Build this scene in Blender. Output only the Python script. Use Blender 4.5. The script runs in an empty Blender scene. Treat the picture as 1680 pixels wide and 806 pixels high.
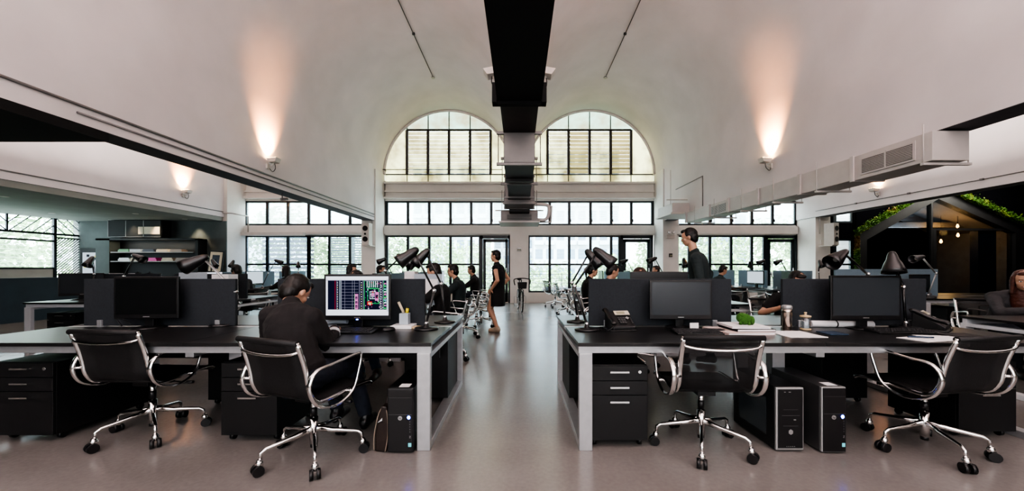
WORLD=3.6; SUN=4.5; REAR=120; UP=420; LOOK='AgX - High Contrast'; EXPO=1.32
import bpy, bmesh, math, random
from mathutils import Vector, Matrix, Quaternion, noise
R = math.radians
random.seed(7)
SC = bpy.context.scene
COL = SC.collection
F = 610.0; CX = 852.0; CY = 440.0; H = 1.25
def W(px, py, Y):
    """reading of the photograph at depth Y -> world point"""
    return Vector(((px-CX)*Y/F, Y, H+(CY-py)*Y/F))

# ------------------------------------------------------------------ materials
M = {}
def mat(name, col, rough=.5, metal=0., var=0., scale=8., col2=None, bump=0., emit=None, estr=0., coat=0., spec=None):
    m = bpy.data.materials.new(name); m.use_nodes = True
    nt = m.node_tree; b = nt.nodes['Principled BSDF']
    b.inputs['Base Color'].default_value = (*col, 1)
    b.inputs['Roughness'].default_value = rough
    b.inputs['Metallic'].default_value = metal
    if coat: b.inputs['Coat Weight'].default_value = coat
    if spec is not None: b.inputs['Specular IOR Level'].default_value = spec
    if emit:
        b.inputs['Emission Color'].default_value = (*emit, 1); b.inputs['Emission Strength'].default_value = estr
    if var or col2 or bump:
        tc = nt.nodes.new('ShaderNodeTexCoord'); n = nt.nodes.new('ShaderNodeTexNoise')
        n.inputs['Scale'].default_value = scale; n.inputs['Detail'].default_value = 6
        nt.links.new(tc.outputs['Object'], n.inputs['Vector'])
        if var or col2:
            r = nt.nodes.new('ShaderNodeValToRGB')
            r.color_ramp.elements[0].position = .3; r.color_ramp.elements[1].position = .7
            c2 = col2 or tuple(max(0, c*(1-var)) for c in col)
            r.color_ramp.elements[0].color = (*c2, 1); r.color_ramp.elements[1].color = (*col, 1)
            nt.links.new(n.outputs['Fac'], r.inputs['Fac']); nt.links.new(r.outputs['Color'], b.inputs['Base Color'])
        if bump:
            bp = nt.nodes.new('ShaderNodeBump'); bp.inputs['Strength'].default_value = bump; bp.inputs['Distance'].default_value = .01
            nt.links.new(n.outputs['Fac'], bp.inputs['Height']); nt.links.new(bp.outputs['Normal'], b.inputs['Normal'])
    M[name] = m
    return m
mat('plaster', (.74,.69,.69), .85, var=.12, scale=1.2, bump=.05)
mat('white_wall', (.76,.73,.69), .75, var=.08, scale=3)
mat('shaded_soffit', (.10,.10,.11), .7, var=.2)  # underside of the side beams, their shade put into the colour
mat('black_soffit', (.004,.004,.0045), .85, var=.2)
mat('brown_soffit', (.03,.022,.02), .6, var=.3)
mat('black_lam', (.012,.0125,.014), .3, var=.25, scale=30)
mat('desk_top', (.018,.018,.019), .30, var=.25, scale=14, bump=.03)
mat('part_fabric', (.024,.03,.037), .85, var=.25, scale=60, bump=.1)
mat('part_blue', (.21,.29,.35), .8, var=.12, scale=60)
mat('pedestal', (.0075,.008,.009), .5, var=.25, scale=20)
mat('alu', (.50,.51,.53), .4, metal=.7, var=.1, scale=20)
mat('alu_white', (.62,.64,.67), .45, metal=.2, var=.06)
mat('chrome', (.82,.81,.80), .09, metal=1)
mat('chrome_far', (.8,.8,.8), .2, metal=1)
mat('sling', (.010,.010,.011), .6, var=.3, scale=90, bump=.15)
mat('black_plastic', (.010,.010,.011), .35, var=.2)
mat('matt_black', (.008,.008,.009), .65, var=.2)
mat('lamp_black', (.012,.012,.013), .3, coat=.3, var=.1)
mat('screen_off', (.035,.043,.05), .25, var=.1, scale=3)
mat('screen_off_dark', (.006,.007,.008), .18, var=.1)
mat('gray_duct', (.22,.205,.20), .5, metal=.25, var=.15, scale=5)
mat('dark_duct', (.035,.033,.034), .55, var=.25, scale=5)
mat('white_duct', (.58,.54,.52), .5, var=.1, scale=5)
mat('grille', (.12,.115,.11), .5, var=.1)
mat('dark_frame', (.010,.018,.025), .4, var=.2)
mat('niche_wall', (.11,.125,.12), .8, var=.2, scale=3)
mat('side_ceiling', (.26,.27,.25), .85, var=.15, scale=2)
mat('navy', (.02,.036,.05), .6, var=.25, scale=4)
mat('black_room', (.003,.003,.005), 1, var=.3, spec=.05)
mat('skin', (.52,.30,.205), .55, var=.08, scale=20)
mat('skin_lip', (.38,.13,.11), .5)
mat('hair', (.008,.006,.005), .5, var=.4, scale=60)
mat('hair_brown', (.045,.018,.012), .45, var=.4, scale=60)
mat('hair_red', (.10,.03,.018), .45, var=.4, scale=60)
mat('cloth_black', (.008,.008,.009), .9, var=.3, scale=14, bump=.3)
mat('cloth_char', (.016,.014,.015), .9, var=.35, scale=14, bump=.35)
mat('cloth_teal', (.02,.032,.034), .9, var=.3, scale=14, bump=.3)
mat('cloth_gray', (.06,.058,.062), .9, var=.3, scale=14, bump=.3)
mat('cloth_brown', (.06,.042,.032), .9, var=.3, scale=14, bump=.3)
mat('jeans', (.018,.024,.04), .9, var=.5, scale=18, bump=.3)
mat('jeans_blue', (.04,.07,.12), .9, var=.5, scale=18, bump=.3)
mat('cuff_white', (.55,.55,.56), .8)
mat('red_cloth', (.35,.02,.02), .8)
mat('shoe_black', (.008,.008,.009), .35, var=.2)
mat('shoe_tan', (.42,.34,.26), .6, var=.2)
mat('sole', (.35,.33,.31), .7)
mat('eye_dark', (.01,.008,.008), .3)
mat('eye_white', (.7,.68,.66), .3)
mat('paper', (.80,.79,.80), .7, var=.04, scale=12)
mat('paper_gray', (.38,.44,.49), .7, var=.08)
mat('pink_cover', (.62,.50,.47), .6, var=.06)
mat('magenta', (.75,.02,.30), .5)
mat('green_book', (.08,.25,.10), .5)
mat('cream', (.62,.52,.38), .6, var=.1)
mat('steel', (.55,.47,.41), .22, metal=1)
mat('topiary', (.05,.16,.02), .9, var=.5, scale=120, bump=.6)
mat('leather_brown', (.028,.016,.012), .42, var=.5, scale=25, bump=.2)
mat('leather_tan', (.28,.22,.18), .5)
mat('silver_plastic', (.42,.42,.42), .35, metal=.6)
mat('case_gray', (.13,.13,.135), .4, metal=.6, var=.1)
mat('case_black', (.007,.007,.008), .4)
mat('yellow', (.75,.62,.03), .5)
mat('tile_glass', (.05,.06,.07), .12)
mat('lcd', (.25,.24,.16), .3)
mat('phone_face', (.50,.46,.37), .5)
mat('key', (.028,.028,.030), .5)
mat('cork', (.55,.42,.25), .7, var=.1)
mat('speaker_white', (.62,.58,.54), .55, var=.08)
mat('cone_black', (.004,.004,.004), .7)
mat('rust_rail', (.06,.05,.045), .6)
mat('wood_brown', (.10,.05,.03), .6, var=.4, scale=10)
mat('roof_brown', (.008,.007,.009), .55, var=.3, scale=6)
mat('room_gray', (.36,.33,.33), .7, var=.2, scale=4)
mat('slate_blue', (.03,.035,.06), .6, var=.2)
mat('leaf_a', (.075,.17,.018), .7, var=.5, scale=9)
mat('leaf_b', (.17,.24,.03), .7, var=.5, scale=9)
mat('leaf_c', (.22,.12,.03), .7, var=.5, scale=9)
mat('tree_leaf', (.36,.54,.26), .8, var=.45, scale=1.2)
mat('bark', (.10,.08,.06), .8, var=.3)
mat('tower', (.50,.55,.62), .8, var=.06, scale=.2)
mat('tower_glass', (.10,.17,.25), .2)
mat('terrace', (.55,.55,.53), .8, var=.1)
mat('shutter', (.16,.24,.31), .6, var=.1)
mat('land', (.35,.42,.30), .9, var=.3, scale=.1)
def emat(name, col, s):
    m = bpy.data.materials.new(name); m.use_nodes = True; nt = m.node_tree; nt.nodes.clear()
    e = nt.nodes.new('ShaderNodeEmission'); e.inputs[0].default_value = (*col,1); e.inputs[1].default_value = s
    o = nt.nodes.new('ShaderNodeOutputMaterial'); nt.links.new(e.outputs[0], o.inputs[0]); M[name] = m
emat('e_blue', (.03,.08,1), 14); emat('e_warm', (1,.62,.30), 25); emat('e_bulb', (1,.42,.10), 14); emat('e_down', (1,.85,.6), 9)
for n, c, s in (('s_white',(.86,.88,.97),1.15),('s_navy',(.012,.014,.04),1),('s_green',(.04,.62,.16),1),('s_mag',(.75,.22,.55),1),('s_red',(.6,.03,.04),1),
                ('s_gray',(.36,.36,.45),1),('s_yel',(.75,.75,.25),1),('s_cyan',(.2,.65,.7),1),('s_pale',(.62,.72,.80),1.)):
    emat(n, c, s*.42)
def glassmat(name, tint=(1,1,1), frost=.0, stripes=0., period=.11, gl=.10, frostcol=(.9,.95,.95), dirt=0.):
    m = bpy.data.materials.new(name); m.use_nodes = True; nt = m.node_tree; nt.nodes.clear(); L = nt.links.new; N = nt.nodes.new
    out = N('ShaderNodeOutputMaterial'); tr = N('ShaderNodeBsdfTransparent'); tr.inputs[0].default_value = (*tint,1)
    fr = N('ShaderNodeBsdfTranslucent'); fr.inputs[0].default_value = (*frostcol,1)
    mx = N('ShaderNodeMixShader'); L(tr.outputs[0], mx.inputs[1]); L(fr.outputs[0], mx.inputs[2]); mx.inputs[0].default_value = frost
    if stripes or dirt:
        tc = N('ShaderNodeTexCoord')
    if stripes:
        sp = N('ShaderNodeSeparateXYZ'); L(tc.outputs['Object'], sp.inputs[0])
        d = N('ShaderNodeMath'); d.operation='DIVIDE'; d.inputs[1].default_value=period; L(sp.outputs['Z'], d.inputs[0])
        f = N('ShaderNodeMath'); f.operation='FRACT'; L(d.outputs[0], f.inputs[0])
        lt = N('ShaderNodeMath'); lt.operation='LESS_THAN'; lt.inputs[1].default_value=.16; L(f.outputs[0], lt.inputs[0])
        ma = N('ShaderNodeMath'); ma.operation='MULTIPLY_ADD'; ma.inputs[1].default_value=stripes; ma.inputs[2].default_value=frost; L(lt.outputs[0], ma.inputs[0])
        L(ma.outputs[0], mx.inputs[0])
    if dirt:
        n = N('ShaderNodeTexNoise'); n.inputs['Scale'].default_value = 1.6; n.inputs['Detail'].default_value = 7; L(tc.outputs['Object'], n.inputs['Vector'])
        r = N('ShaderNodeValToRGB'); e = r.color_ramp.elements
        e[0].position=.34; e[0].color=(.15,.11,.045,1); e[1].position=.62; e[1].color=(*frostcol,1)
        L(n.outputs['Fac'], r.inputs[0]); L(r.outputs[0], fr.inputs[0])
    g = N('ShaderNodeBsdfGlossy'); g.inputs['Roughness'].default_value=.03
    m2 = N('ShaderNodeMixShader'); m2.inputs[0].default_value = gl
    L(mx.outputs[0], m2.inputs[1]); L(g.outputs[0], m2.inputs[2]); L(m2.outputs[0], out.inputs[0]); M[name] = m
glassmat('glass_clear', (.93,.98,.98), .04, .10, .12, .05)
glassmat('glass_louvre', (.95,1,1), .35, .3, .085, .04)
glassmat('glass_shade', (.75,.82,.88), .25, .35, .05, .04, (.5,.55,.6))
glassmat('glass_lunette', (.8,.72,.45), .93, 0, .1, .03, (.46,.42,.24), 1)
glassmat('glass_lunette_dark', (.6,.5,.3), .95, 0, .1, .03, (.22,.17,.07), 1)
glassmat('glass_lunette_green', (.8,.9,.8), .93, 0, .1, .03, (.20,.30,.23), 1)
glassmat('glass_room', (.55,.62,.66), 0, 0, .1, .10)
glassmat('mesh_net', (.75,.75,.75), .0, 0, .1, 0)
glassmat('glass_jar', (.9,.92,.92), .08, 0, .1, .12)
def meshfabric():
    m = bpy.data.materials.new('net'); m.use_nodes=True; nt=m.node_tree; N=nt.nodes.new; L=nt.links.new
    b = nt.nodes['Principled BSDF']; b.inputs['Base Color'].default_value=(.012,.012,.013,1); b.inputs['Roughness'].default_value=.6
    t = N('ShaderNodeBsdfTransparent'); mx=N('ShaderNodeMixShader'); mx.inputs[0].default_value=.80
    tc=N('ShaderNodeTexCoord'); ck=N('ShaderNodeTexChecker'); ck.inputs['Scale'].default_value=420
    L(tc.outputs['Object'], ck.inputs['Vector'])
    ma=N('ShaderNodeMath'); ma.operation='MULTIPLY_ADD'; ma.inputs[1].default_value=.2; ma.inputs[2].default_value=.48; L(ck.outputs['Fac'], ma.inputs[0]); L(ma.outputs[0], mx.inputs[0])
    L(t.outputs[0], mx.inputs[1]); L(b.outputs[0], mx.inputs[2]); L(mx.outputs[0], nt.nodes['Material Output'].inputs[0]); M['net']=m
meshfabric()
def floormat():
    m = bpy.data.materials.new('concrete_floor'); m.use_nodes=True; nt=m.node_tree; N=nt.nodes.new; L=nt.links.new
    b = nt.nodes['Principled BSDF']; tc=N('ShaderNodeTexCoord')
    n1=N('ShaderNodeTexNoise'); n1.inputs['Scale'].default_value=.9; n1.inputs['Detail'].default_value=4; n1.inputs['Roughness'].default_value=.5; n1.inputs['Distortion'].default_value=.2
    n2=N('ShaderNodeTexNoise'); n2.inputs['Scale'].default_value=38; n2.inputs['Detail'].default_value=5
    for n in (n1,n2): L(tc.outputs['Object'], n.inputs['Vector'])
    r=N('ShaderNodeValToRGB'); e=r.color_ramp.elements; e[0].position=.28; e[0].color=(.195,.18,.17,1); e[1].position=.72; e[1].color=(.275,.258,.246,1)
    L(n1.outputs['Fac'], r.inputs[0])
    mx=N('ShaderNodeMix'); mx.data_type='RGBA'; mx.blend_type='MULTIPLY'; mx.inputs[0].default_value=.5
    L(r.outputs[0], mx.inputs[6]); r2=N('ShaderNodeValToRGB'); r2.color_ramp.elements[0].color=(.62,.62,.62,1); r2.color_ramp.elements[0].position=.3; L(n2.outputs['Fac'], r2.inputs[0]); L(r2.outputs[0], mx.inputs[7])
    L(mx.outputs[2], b.inputs['Base Color'])
    mr=N('ShaderNodeMapRange'); mr.inputs[3].default_value=.20; mr.inputs[4].default_value=.27; L(n1.outputs['Fac'], mr.inputs[0]); L(mr.outputs[0], b.inputs['Roughness'])
    bp=N('ShaderNodeBump'); bp.inputs['Strength'].default_value=.06; bp.inputs['Distance'].default_value=.01; L(n2.outputs['Fac'], bp.inputs['Height']); L(bp.outputs[0], b.inputs['Normal'])
    M['floor']=m
floormat()

# ------------------------------------------------------------------ mesh builder
CH={}
TS=bpy.data.scenes.new('workbench')
def tmp_dg():
    vl=TS.view_layers[0]; vl.update(); return vl.depsgraph
def par(o,p): o.parent=p; CH.setdefault(p.name,[]).append(o)
class MB:
    def __init__(s): s.v=[]; s.f=[]; s.m=[]; s.s=[]; s.T=Matrix.Identity(4)
    def add(s, vs, fs, m=0, sm=False):
        o=len(s.v); T=s.T
        s.v += [T@Vector(p) for p in vs]
        for f in fs: s.f.append([i+o for i in f]); s.m.append(m); s.s.append(sm)
        return s
    def box(s, x0,x1,y0,y1,z0,z1,m=0):
        return s.add([(x0,y0,z0),(x1,y0,z0),(x1,y1,z0),(x0,y1,z0),(x0,y0,z1),(x1,y0,z1),(x1,y1,z1),(x0,y1,z1)],
              [(0,3,2,1),(4,5,6,7),(0,1,5,4),(1,2,6,5),(2,3,7,6),(3,0,4,7)], m)
    def bar(s, a, b, w, h, up=(0,0,1), m=0):
        a=Vector(a); b=Vector(b); d=(b-a).normalized(); u=Vector(up)
        if abs(d.dot(u))>.98: u=Vector((0,1,0))
        r=d.cross(u).normalized()*w/2; u=r.cross(d).normalized()*h/2
        return s.add([a-r-u,a+r-u,a+r+u,a-r+u,b-r-u,b+r-u,b+r+u,b-r+u],
              [(0,1,2,3),(4,7,6,5),(0,4,5,1),(1,5,6,2),(2,6,7,3),(3,7,4,0)], m)
    def loft(s, pts, rx, ry=None, right=(1,0,0), n=12, m=0, caps=True, closed=False, sm=True):
        P=[Vector(p) for p in pts]; k=len(P)
        RX=rx if isinstance(rx,(list,tuple)) else [rx]*k
        RY=(ry if isinstance(ry,(list,tuple)) else [ry]*k) if ry is not None else RX
        vs=[]; rt=Vector(right)
        prev=None
        for i in range(k):
            a=P[(i-1)%k] if (closed or i>0) else P[i]; b=P[(i+1)%k] if (closed or i<k-1) else P[i]
            d=(b-a); d=d.normalized() if d.length>1e-9 else Vector((0,0,1))
            r=(prev if prev is not None else rt); r=r-d*r.dot(d)
            if r.length<1e-4: r=d.orthogonal()
            r.normalize(); prev=r; u=d.cross(r)
            for j in range(n):
                t=2*math.pi*j/n; vs.append(P[i]+r*(math.cos(t)*RX[i])+u*(math.sin(t)*RY[i]))
        fs=[]
        for i in range(k if closed else k-1):
            for j in range(n):
                a=i*n+j; b=i*n+(j+1)%n; c=((i+1)%k)*n+(j+1)%n; d=((i+1)%k)*n+j
                fs.append((a,b,c,d))
        s.add(vs,fs,m,sm)
        if caps and not closed:
            o=len(s.v)-len(vs)
            s.f.append([o+j for j in range(n)][::-1]); s.m.append(m); s.s.append(False)
            s.f.append([o+(k-1)*n+j for j in range(n)]); s.m.append(m); s.s.append(False)
        return s
    def tube(s, pts, r, n=8, m=0, closed=False): return s.loft(pts, r, None, (1,.01,.02), n, m, True, closed)
    def cyl(s, a, b, r, r2=None, n=16, m=0): return s.loft([a,b],[r,r if r2 is None else r2],None,(1,.01,.02),n,m)
    def cap(s, a, b, r1, r2, n=12, m=0):
        """tapered capsule"""
        a=Vector(a); b=Vector(b); d=(b-a); L=d.length; d=d/L if L>1e-6 else Vector((0,0,1))
        pts=[];rs=[]
        for t in (0,30,60): pts.append(a-d*r1*math.cos(R(t))); rs.append(max(.0005,r1*math.sin(R(t))))
        pts.append(a); rs.append(r1); pts.append(b); rs.append(r2)
        for t in (60,30,0): pts.append(b+d*r2*math.cos(R(t))); rs.append(max(.0005,r2*math.sin(R(t))))
        return s.loft(pts, rs, None, (1,.013,.02), n, m)
    def lathe(s, prof, c=(0,0,0), axis=(0,0,1), n=20, m=0):
        c=Vector(c); d=Vector(axis).normalized()
        return s.loft([c+d*z for r,z in prof],[max(r,.0004) for r,z in prof],None,d.orthogonal(),n,m) if all(prof[i+1][1]!=prof[i][1] for i in range(len(prof)-1)) else s._lathe(prof,c,d,n,m)
    def _lathe(s, prof, c, d, n, m):
        r0=d.orthogonal().normalized(); u=d.cross(r0); vs=[]; fs=[]; k=len(prof)
        for r,z in prof:
            for j in range(n):
                t=2*math.pi*j/n; vs.append(c+d*z+(r0*math.cos(t)+u*math.sin(t))*max(r,.0004))
        for i in range(k-1):
            for j in range(n): fs.append((i*n+j,i*n+(j+1)%n,(i+1)*n+(j+1)%n,(i+1)*n+j))
        fs.append(tuple(range(n))[::-1]); fs.append(tuple((k-1)*n+j for j in range(n)))
        return s.add(vs,fs,m,True)
    def ell(s, c, rx, ry, rz, rot=None, n=14, k=9, m=0):
        c=Vector(c); vs=[]; fs=[]
        Q=rot if rot is not None else Matrix.Identity(3)
        for i in range(k+1):
            a=math.pi*i/k-math.pi/2
            for j in range(n):
                t=2*math.pi*j/n; ca=max(math.cos(a),.004)
                vs.append(c+Q@Vector((rx*ca*math.cos(t),ry*ca*math.sin(t),rz*math.sin(a))))
        for i in range(k):
            for j in range(n): fs.append((i*n+j,i*n+(j+1)%n,(i+1)*n+(j+1)%n,(i+1)*n+j))
        fs.append(tuple(range(n))[::-1]); fs.append(tuple(k*n+j for j in range(n)))
        return s.add(vs,fs,m,True)
    def prism(s, poly, a0, a1, ax='y', m=0):
        def p(u,v,w): return {'y':(u,w,v),'x':(w,u,v),'z':(u,v,w)}[ax]
        k=len(poly); vs=[p(u,v,a0) for u,v in poly]+[p(u,v,a1) for u,v in poly]
        fs=[tuple(range(k)),tuple(range(2*k-1,k-1,-1))]+[(i,i+k,(i+1)%k+k,(i+1)%k) for i in range(k)]
        return s.add(vs,fs,m)
    def sheet(s, rows, th=.006, m=0):
        """rows: grid of points -> thin solid sheet"""
        k=len(rows); n=len(rows[0]); G=[[Vector(p) for p in r] for r in rows]
        def nrm(i,j):
            a=G[min(i+1,k-1)][j]-G[max(i-1,0)][j]; b=G[i][min(j+1,n-1)]-G[i][max(j-1,0)][:] if False else G[i][min(j+1,n-1)]-G[i][max(j-1,0)]
            q=a.cross(b); return q.normalized() if q.length>1e-12 else Vector((0,0,1))
        top=[G[i][j]+nrm(i,j)*th/2 for i in range(k) for j in range(n)]
        bot=[G[i][j]-nrm(i,j)*th/2 for i in range(k) for j in range(n)]
        o=k*n; fs=[]
        for i in range(k-1):
            for j in range(n-1):
                a,b,c,d=i*n+j,i*n+j+1,(i+1)*n+j+1,(i+1)*n+j
                fs += [(a,d,c,b),(a+o,b+o,c+o,d+o)]
        for i in range(k-1):
            a,d=i*n,(i+1)*n; fs.append((a,a+o,d+o,d)); a,d=i*n+n-1,(i+1)*n+n-1; fs.append((a,d,d+o,a+o))
        for j in range(n-1):
            a,b=j,j+1; fs.append((a,b,b+o,a+o)); a,b=(k-1)*n+j,(k-1)*n+j+1; fs.append((a,a+o,b+o,b))
        return s.add(top+bot,fs,m,True)
    def mesh(s, name):
        me=bpy.data.meshes.new(name); me.from_pydata([tuple(p) for p in s.v],[],s.f)
        me.polygons.foreach_set('material_index', s.m); me.polygons.foreach_set('use_smooth', s.s)
        bm=bmesh.new(); bm.from_mesh(me); bmesh.ops.recalc_face_normals(bm, faces=bm.faces); bm.to_mesh(me); bm.free()
        me.update(); return me
    def build(s, name, mats, parent=None, bevel=0, loc=None):
        me=s.mesh(name); mats=mats if isinstance(mats,(list,tuple)) else [mats]
        for x in mats: me.materials.append(M[x])
        o=bpy.data.objects.new(name, me); COL.objects.link(o)
        if parent: par(o,parent)
        if loc: o.location=loc
        if bevel:
            b=o.modifiers.new('bevel','BEVEL'); b.width=bevel; b.segments=2; b.limit_method='ANGLE'
        return o
def tag(o, label=None, cat=None, group=None, kind=None):
    if label: o['label']=label
    if cat: o['category']=cat
    if group: o['group']=group
    if kind: o['kind']=kind
    return o
def thing(name, label, cat, loc=(0,0,0), rz=0, group=None):
    o=bpy.data.objects.new(name,None); COL.objects.link(o); o.location=loc; o.rotation_euler=(0,0,rz); o.empty_display_size=.1
    return tag(o,label,cat,group)
def dup(o, loc=None, rz=None, label=None, group=None, parent=None):
    kids={}
    def cp(x, p):
        c=x.copy(); COL.objects.link(c)
        if p: par(c,p)
        for k in KIDS(x): cp(k,c)
        return c
    c=cp(o,parent)
    if loc is not None: c.location=loc
    if rz is not None: c.rotation_euler=(0,0,rz)
    if label: c['label']=label
    if group: c['group']=group
    return c
def KIDS(x): return list(CH.get(x.name,()))
def struct(name, mb, mats, parent=None, bevel=0):
    o=mb.build(name, mats, parent, bevel)
    if parent is None: o['kind']='structure'
    return o
def spline(pts, k=6, closed=False):
    P=[Vector(p) for p in pts]; n=len(P); out=[]
    rng=range(n if closed else n-1)
    for i in rng:
        p0=P[(i-1)%n] if (closed or i>0) else P[i]; p1=P[i]; p2=P[(i+1)%n]; p3=P[(i+2)%n] if (closed or i+2<n) else P[(i+1)%n]
        for j in range(k):
            t=j/k; out.append(.5*((2*p1)+(-p0+p2)*t+(2*p0-5*p1+4*p2-p3)*t*t+(-p0+3*p1-3*p2+p3)*t**3))
    if not closed: out.append(P[-1])
    return out
def textmesh(body, size, name, m, parent, matrix, extrude=.0005):
    cu=bpy.data.curves.new(name,'FONT'); cu.body=body; cu.size=size; cu.extrude=extrude; cu.align_x='CENTER'; cu.align_y='CENTER'
    t=bpy.data.objects.new('tmp_text',cu); TS.collection.objects.link(t)
    dg=tmp_dg(); me=bpy.data.meshes.new_from_object(t.evaluated_get(dg))
    bpy.data.objects.remove(t); me.transform(matrix); me.materials.clear(); me.materials.append(M[m])
    o=bpy.data.objects.new(name,me); COL.objects.link(o); par(o,parent)
    return o

# ------------------------------------------------------------------ room shell
YW=13.4; YB=-3.5
B1=5.08; B2=10.16; HB=.19; ZS=4.6; RV=2.35; ZBM=2.86
struct('floor', MB().box(-15.2,18.8,YB-.1,YW+.15,-.2,0), 'floor')
for i,c in enumerate((-7.62,-2.54,2.54,7.62)):
    mb=MB(); n=64; vs=[]
    for j in range(n+1):
        a=math.pi*j/n; vs += [(c+RV*math.cos(a),YB,ZS+RV*math.sin(a)),(c+RV*math.cos(a),YW+.02,ZS+RV*math.sin(a))]
    mb.add(vs,[(2*j,2*j+1,2*j+3,2*j+2) for j in range(n)],0,True); o=struct('ceiling', mb, 'plaster')
for x in (-B2,-B1,0,B1,B2):
    zb=ZBM if abs(x)<9 else 2.97
    mb=MB().box(x-HB,x+HB,YB,YW,zb,ZS+.3)
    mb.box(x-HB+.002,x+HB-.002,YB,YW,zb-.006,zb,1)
    struct('beam', mb, ['plaster','brown_soffit' if x==0 else 'shaded_soffit'])
# black near cladding under the middle beam, and black slab on the left
tag(MB().box(-.205,.205,YB,3.5,2.80,2.853).box(-.25,.25,3.44,3.5,2.77,2.80).box(-.25,-.21,3.40,3.5,2.77,2.95).box(.21,.25,3.40,3.5,2.77,2.95).build('duct_cladding','black_soffit'),
    'flat black cladding along the underside of the middle ceiling beam','duct')
struct('ceiling', MB().box(-9.95,-4.88,YB,4.42,2.75,2.853), 'black_soffit')
# far wall
wy0,wy1=YW,YW+.15
wall=MB()
bays=[(-9.97,-5.27),(-4.89,-.19),(.19,4.89),(5.27,9.97)]
colx=[(-10.35,-9.85),(-5.33,-4.83),(-.33,.33),(4.83,5.33),(10.0,10.5)]
Z1,Z2,Z3,Z4=.37,2.43,2.79,3.67
# continuous bands
def band(x0,x1,z0,z1): wall.box(x0,x1,wy0,wy1,z0,z1)
wall.box(-15,10.2,wy0,wy1,Z2,Z3)
wall.box(-10.2,10.2,wy0,wy1,Z4,4.33)
wall.box(-10.2,10.2,wy0,wy1,0,Z1)
for a,b in ((-10.6,-9.86),(-5.3,-4.83),(-.33,.33),(4.86,5.75),(9.97,10.6)): wall.box(a,b,wy0,wy1,0,4.4)
wall.box(-.2,.2,wy0,wy1,4.33,5.2); wall.box(-5.3,-4.88,wy0,wy1,4.33,5.2); wall.box(4.88,5.3,wy0,wy1,4.33,5.2)
wall.box(-10.2,-5.2,wy0,wy1,4.33,7.0); wall.box(5.2,10.2,wy0,wy1,4.33,7.0)
struct('wall_back', wall, 'white_wall')
for i,(a,b) in enumerate(((-10.35,-9.86),(-5.33,-4.85),(4.85,5.33),(10.0,10.5))):
    struct('column', MB().box(a,b,12.55,wy0,0,ZS), 'white_wall')
struct('column', MB().box(-.33,.33,YW-.12,wy0,0,2.86), 'white_wall')
# ledges on the back wall
k=1
for a,b in bays:
    mb=MB().box(a,b,YW-.10,YW,2.47,2.75).box(a,b,YW-.14,YW,3.74,3.80).box(a,b,YW-.07,YW,3.98,4.03).box(a,b,YW-.12,YW,4.27,4.34)
    struct('trim_%d'%k, mb, 'white_wall'); k+=1
# roller blind boxes
def window(idx, x0, x1, z0, z1, nx, transoms=(), glass='glass_clear', y=YW+.03, fr=.045, xs=None):
    mb=MB(); t=fr
    xs=xs or [x0+(x1-x0)*i/nx for i in range(nx+1)]
    for i,x in enumerate(xs):
        w=t if 0<i<len(xs)-1 else t*1.2
        mb.box(x-w,x+w,y-.03,y+.05,z0,z1)
    for z in (z0+t*.7,z1-t*.7,*transoms): mb.box(xs[0],xs[-1],y-.025,y+.045,z-t*.7,z+t*.7)
    for x in xs[1:-1]:
        mb.box(x+t,x+t+.02,y-.05,y-.03,z0+.12,z0+.22)
    f=struct('window_%d'%idx, mb, 'dark_frame')
    p=MB().box(xs[0],xs[-1],y+.005,y+.009,z0,z1).build('pane',glass,f)
    return f
def door(idx, x0, x1, z1, y=YW+.02):
    mb=MB().box(x0,x0+.09,y-.05,y+.06,0,z1).box(x1-.09,x1,y-.05,y+.06,0,z1).box(x0,x1,y-.05,y+.06,z1-.12,z1)
    f=struct('door_%d'%idx, mb, 'dark_frame')
    lf=MB().box(x0+.1,x0+.2,y-.02,y+.03,.02,z1-.13).box(x1-.2,x1-.1,y-.02,y+.03,.02,z1-.13).box(x0+.1,x1-.1,y-.02,y+.03,.02,.24).box(x0+.1,x1-.1,y-.02,y+.03,z1-.25,z1-.13).build('leaf','dark_frame',f)
    MB().box(x0+.2,x1-.2,y,y+.006,.24,z1-.25).build('pane','glass_clear',lf)
    MB().tube([(x1-.15,y-.02,1.0),(x1-.15,y-.06,1.0),(x1-.15,y-.06,1.25),(x1-.15,y-.02,1.25)],.01).build('door_handle','chrome',lf)
    return f
wi=1
def xw(px): return (px-CX)*YW/F
up=[[402,438,472,506,540,574,609],[634,669,704,739,773,806,840],[867,902,934,969,1003,1036,1071],[1097,1131,1165,1200,1234,1268,1306]]
for g in up:
    window(wi,0,0,Z3,Z4,0,(),'glass_louvre',xs=[xw(p) for p in g]); wi+=1
window(wi,0,0,Z1,Z2,0,(1.38,),'glass_shade',xs=[xw(p) for p in (402,438,472,506)]); wi+=1
window(wi,0,0,Z1,Z2,0,(1.38,),'glass_clear',xs=[xw(p) for p in (506,540,574,609)]); wi+=1
window(wi,0,0,Z1,Z2,0,(1.38,),'glass_clear',xs=[xw(p) for p in (634,669,704,739,773,788)]); wi+=1
window(wi,0,0,Z1,Z2,0,(1.38,),'glass_clear',xs=[xw(p) for p in (867,902,934,969,1003,1017)]); wi+=1
window(wi,0,0,Z1,Z2,0,(1.38,),'glass_clear',xs=[xw(p) for p in (1097,1131,1165,1200,1234,1255)]); wi+=1
door(1,xw(788),xw(838),Z2); door(2,xw(1018),xw(1071),Z2); door(3,xw(1255),xw(1307),Z2)
# roller blind cassettes above the lower windows
mb=MB().box(-10,-8.05+.4,13.14,13.3,2.4,2.52); tag(mb.build('roller_blind','speaker_white',None,.01),'white roller blind box across the left part of the far left window','blind')
tag(MB().box(-7.6,-5.35,13.2,13.3,2.46,2.54).build('roller_blind','speaker_white',None,.01),'thin white roller blind box right of the bulkier one, far left window','blind')
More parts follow.
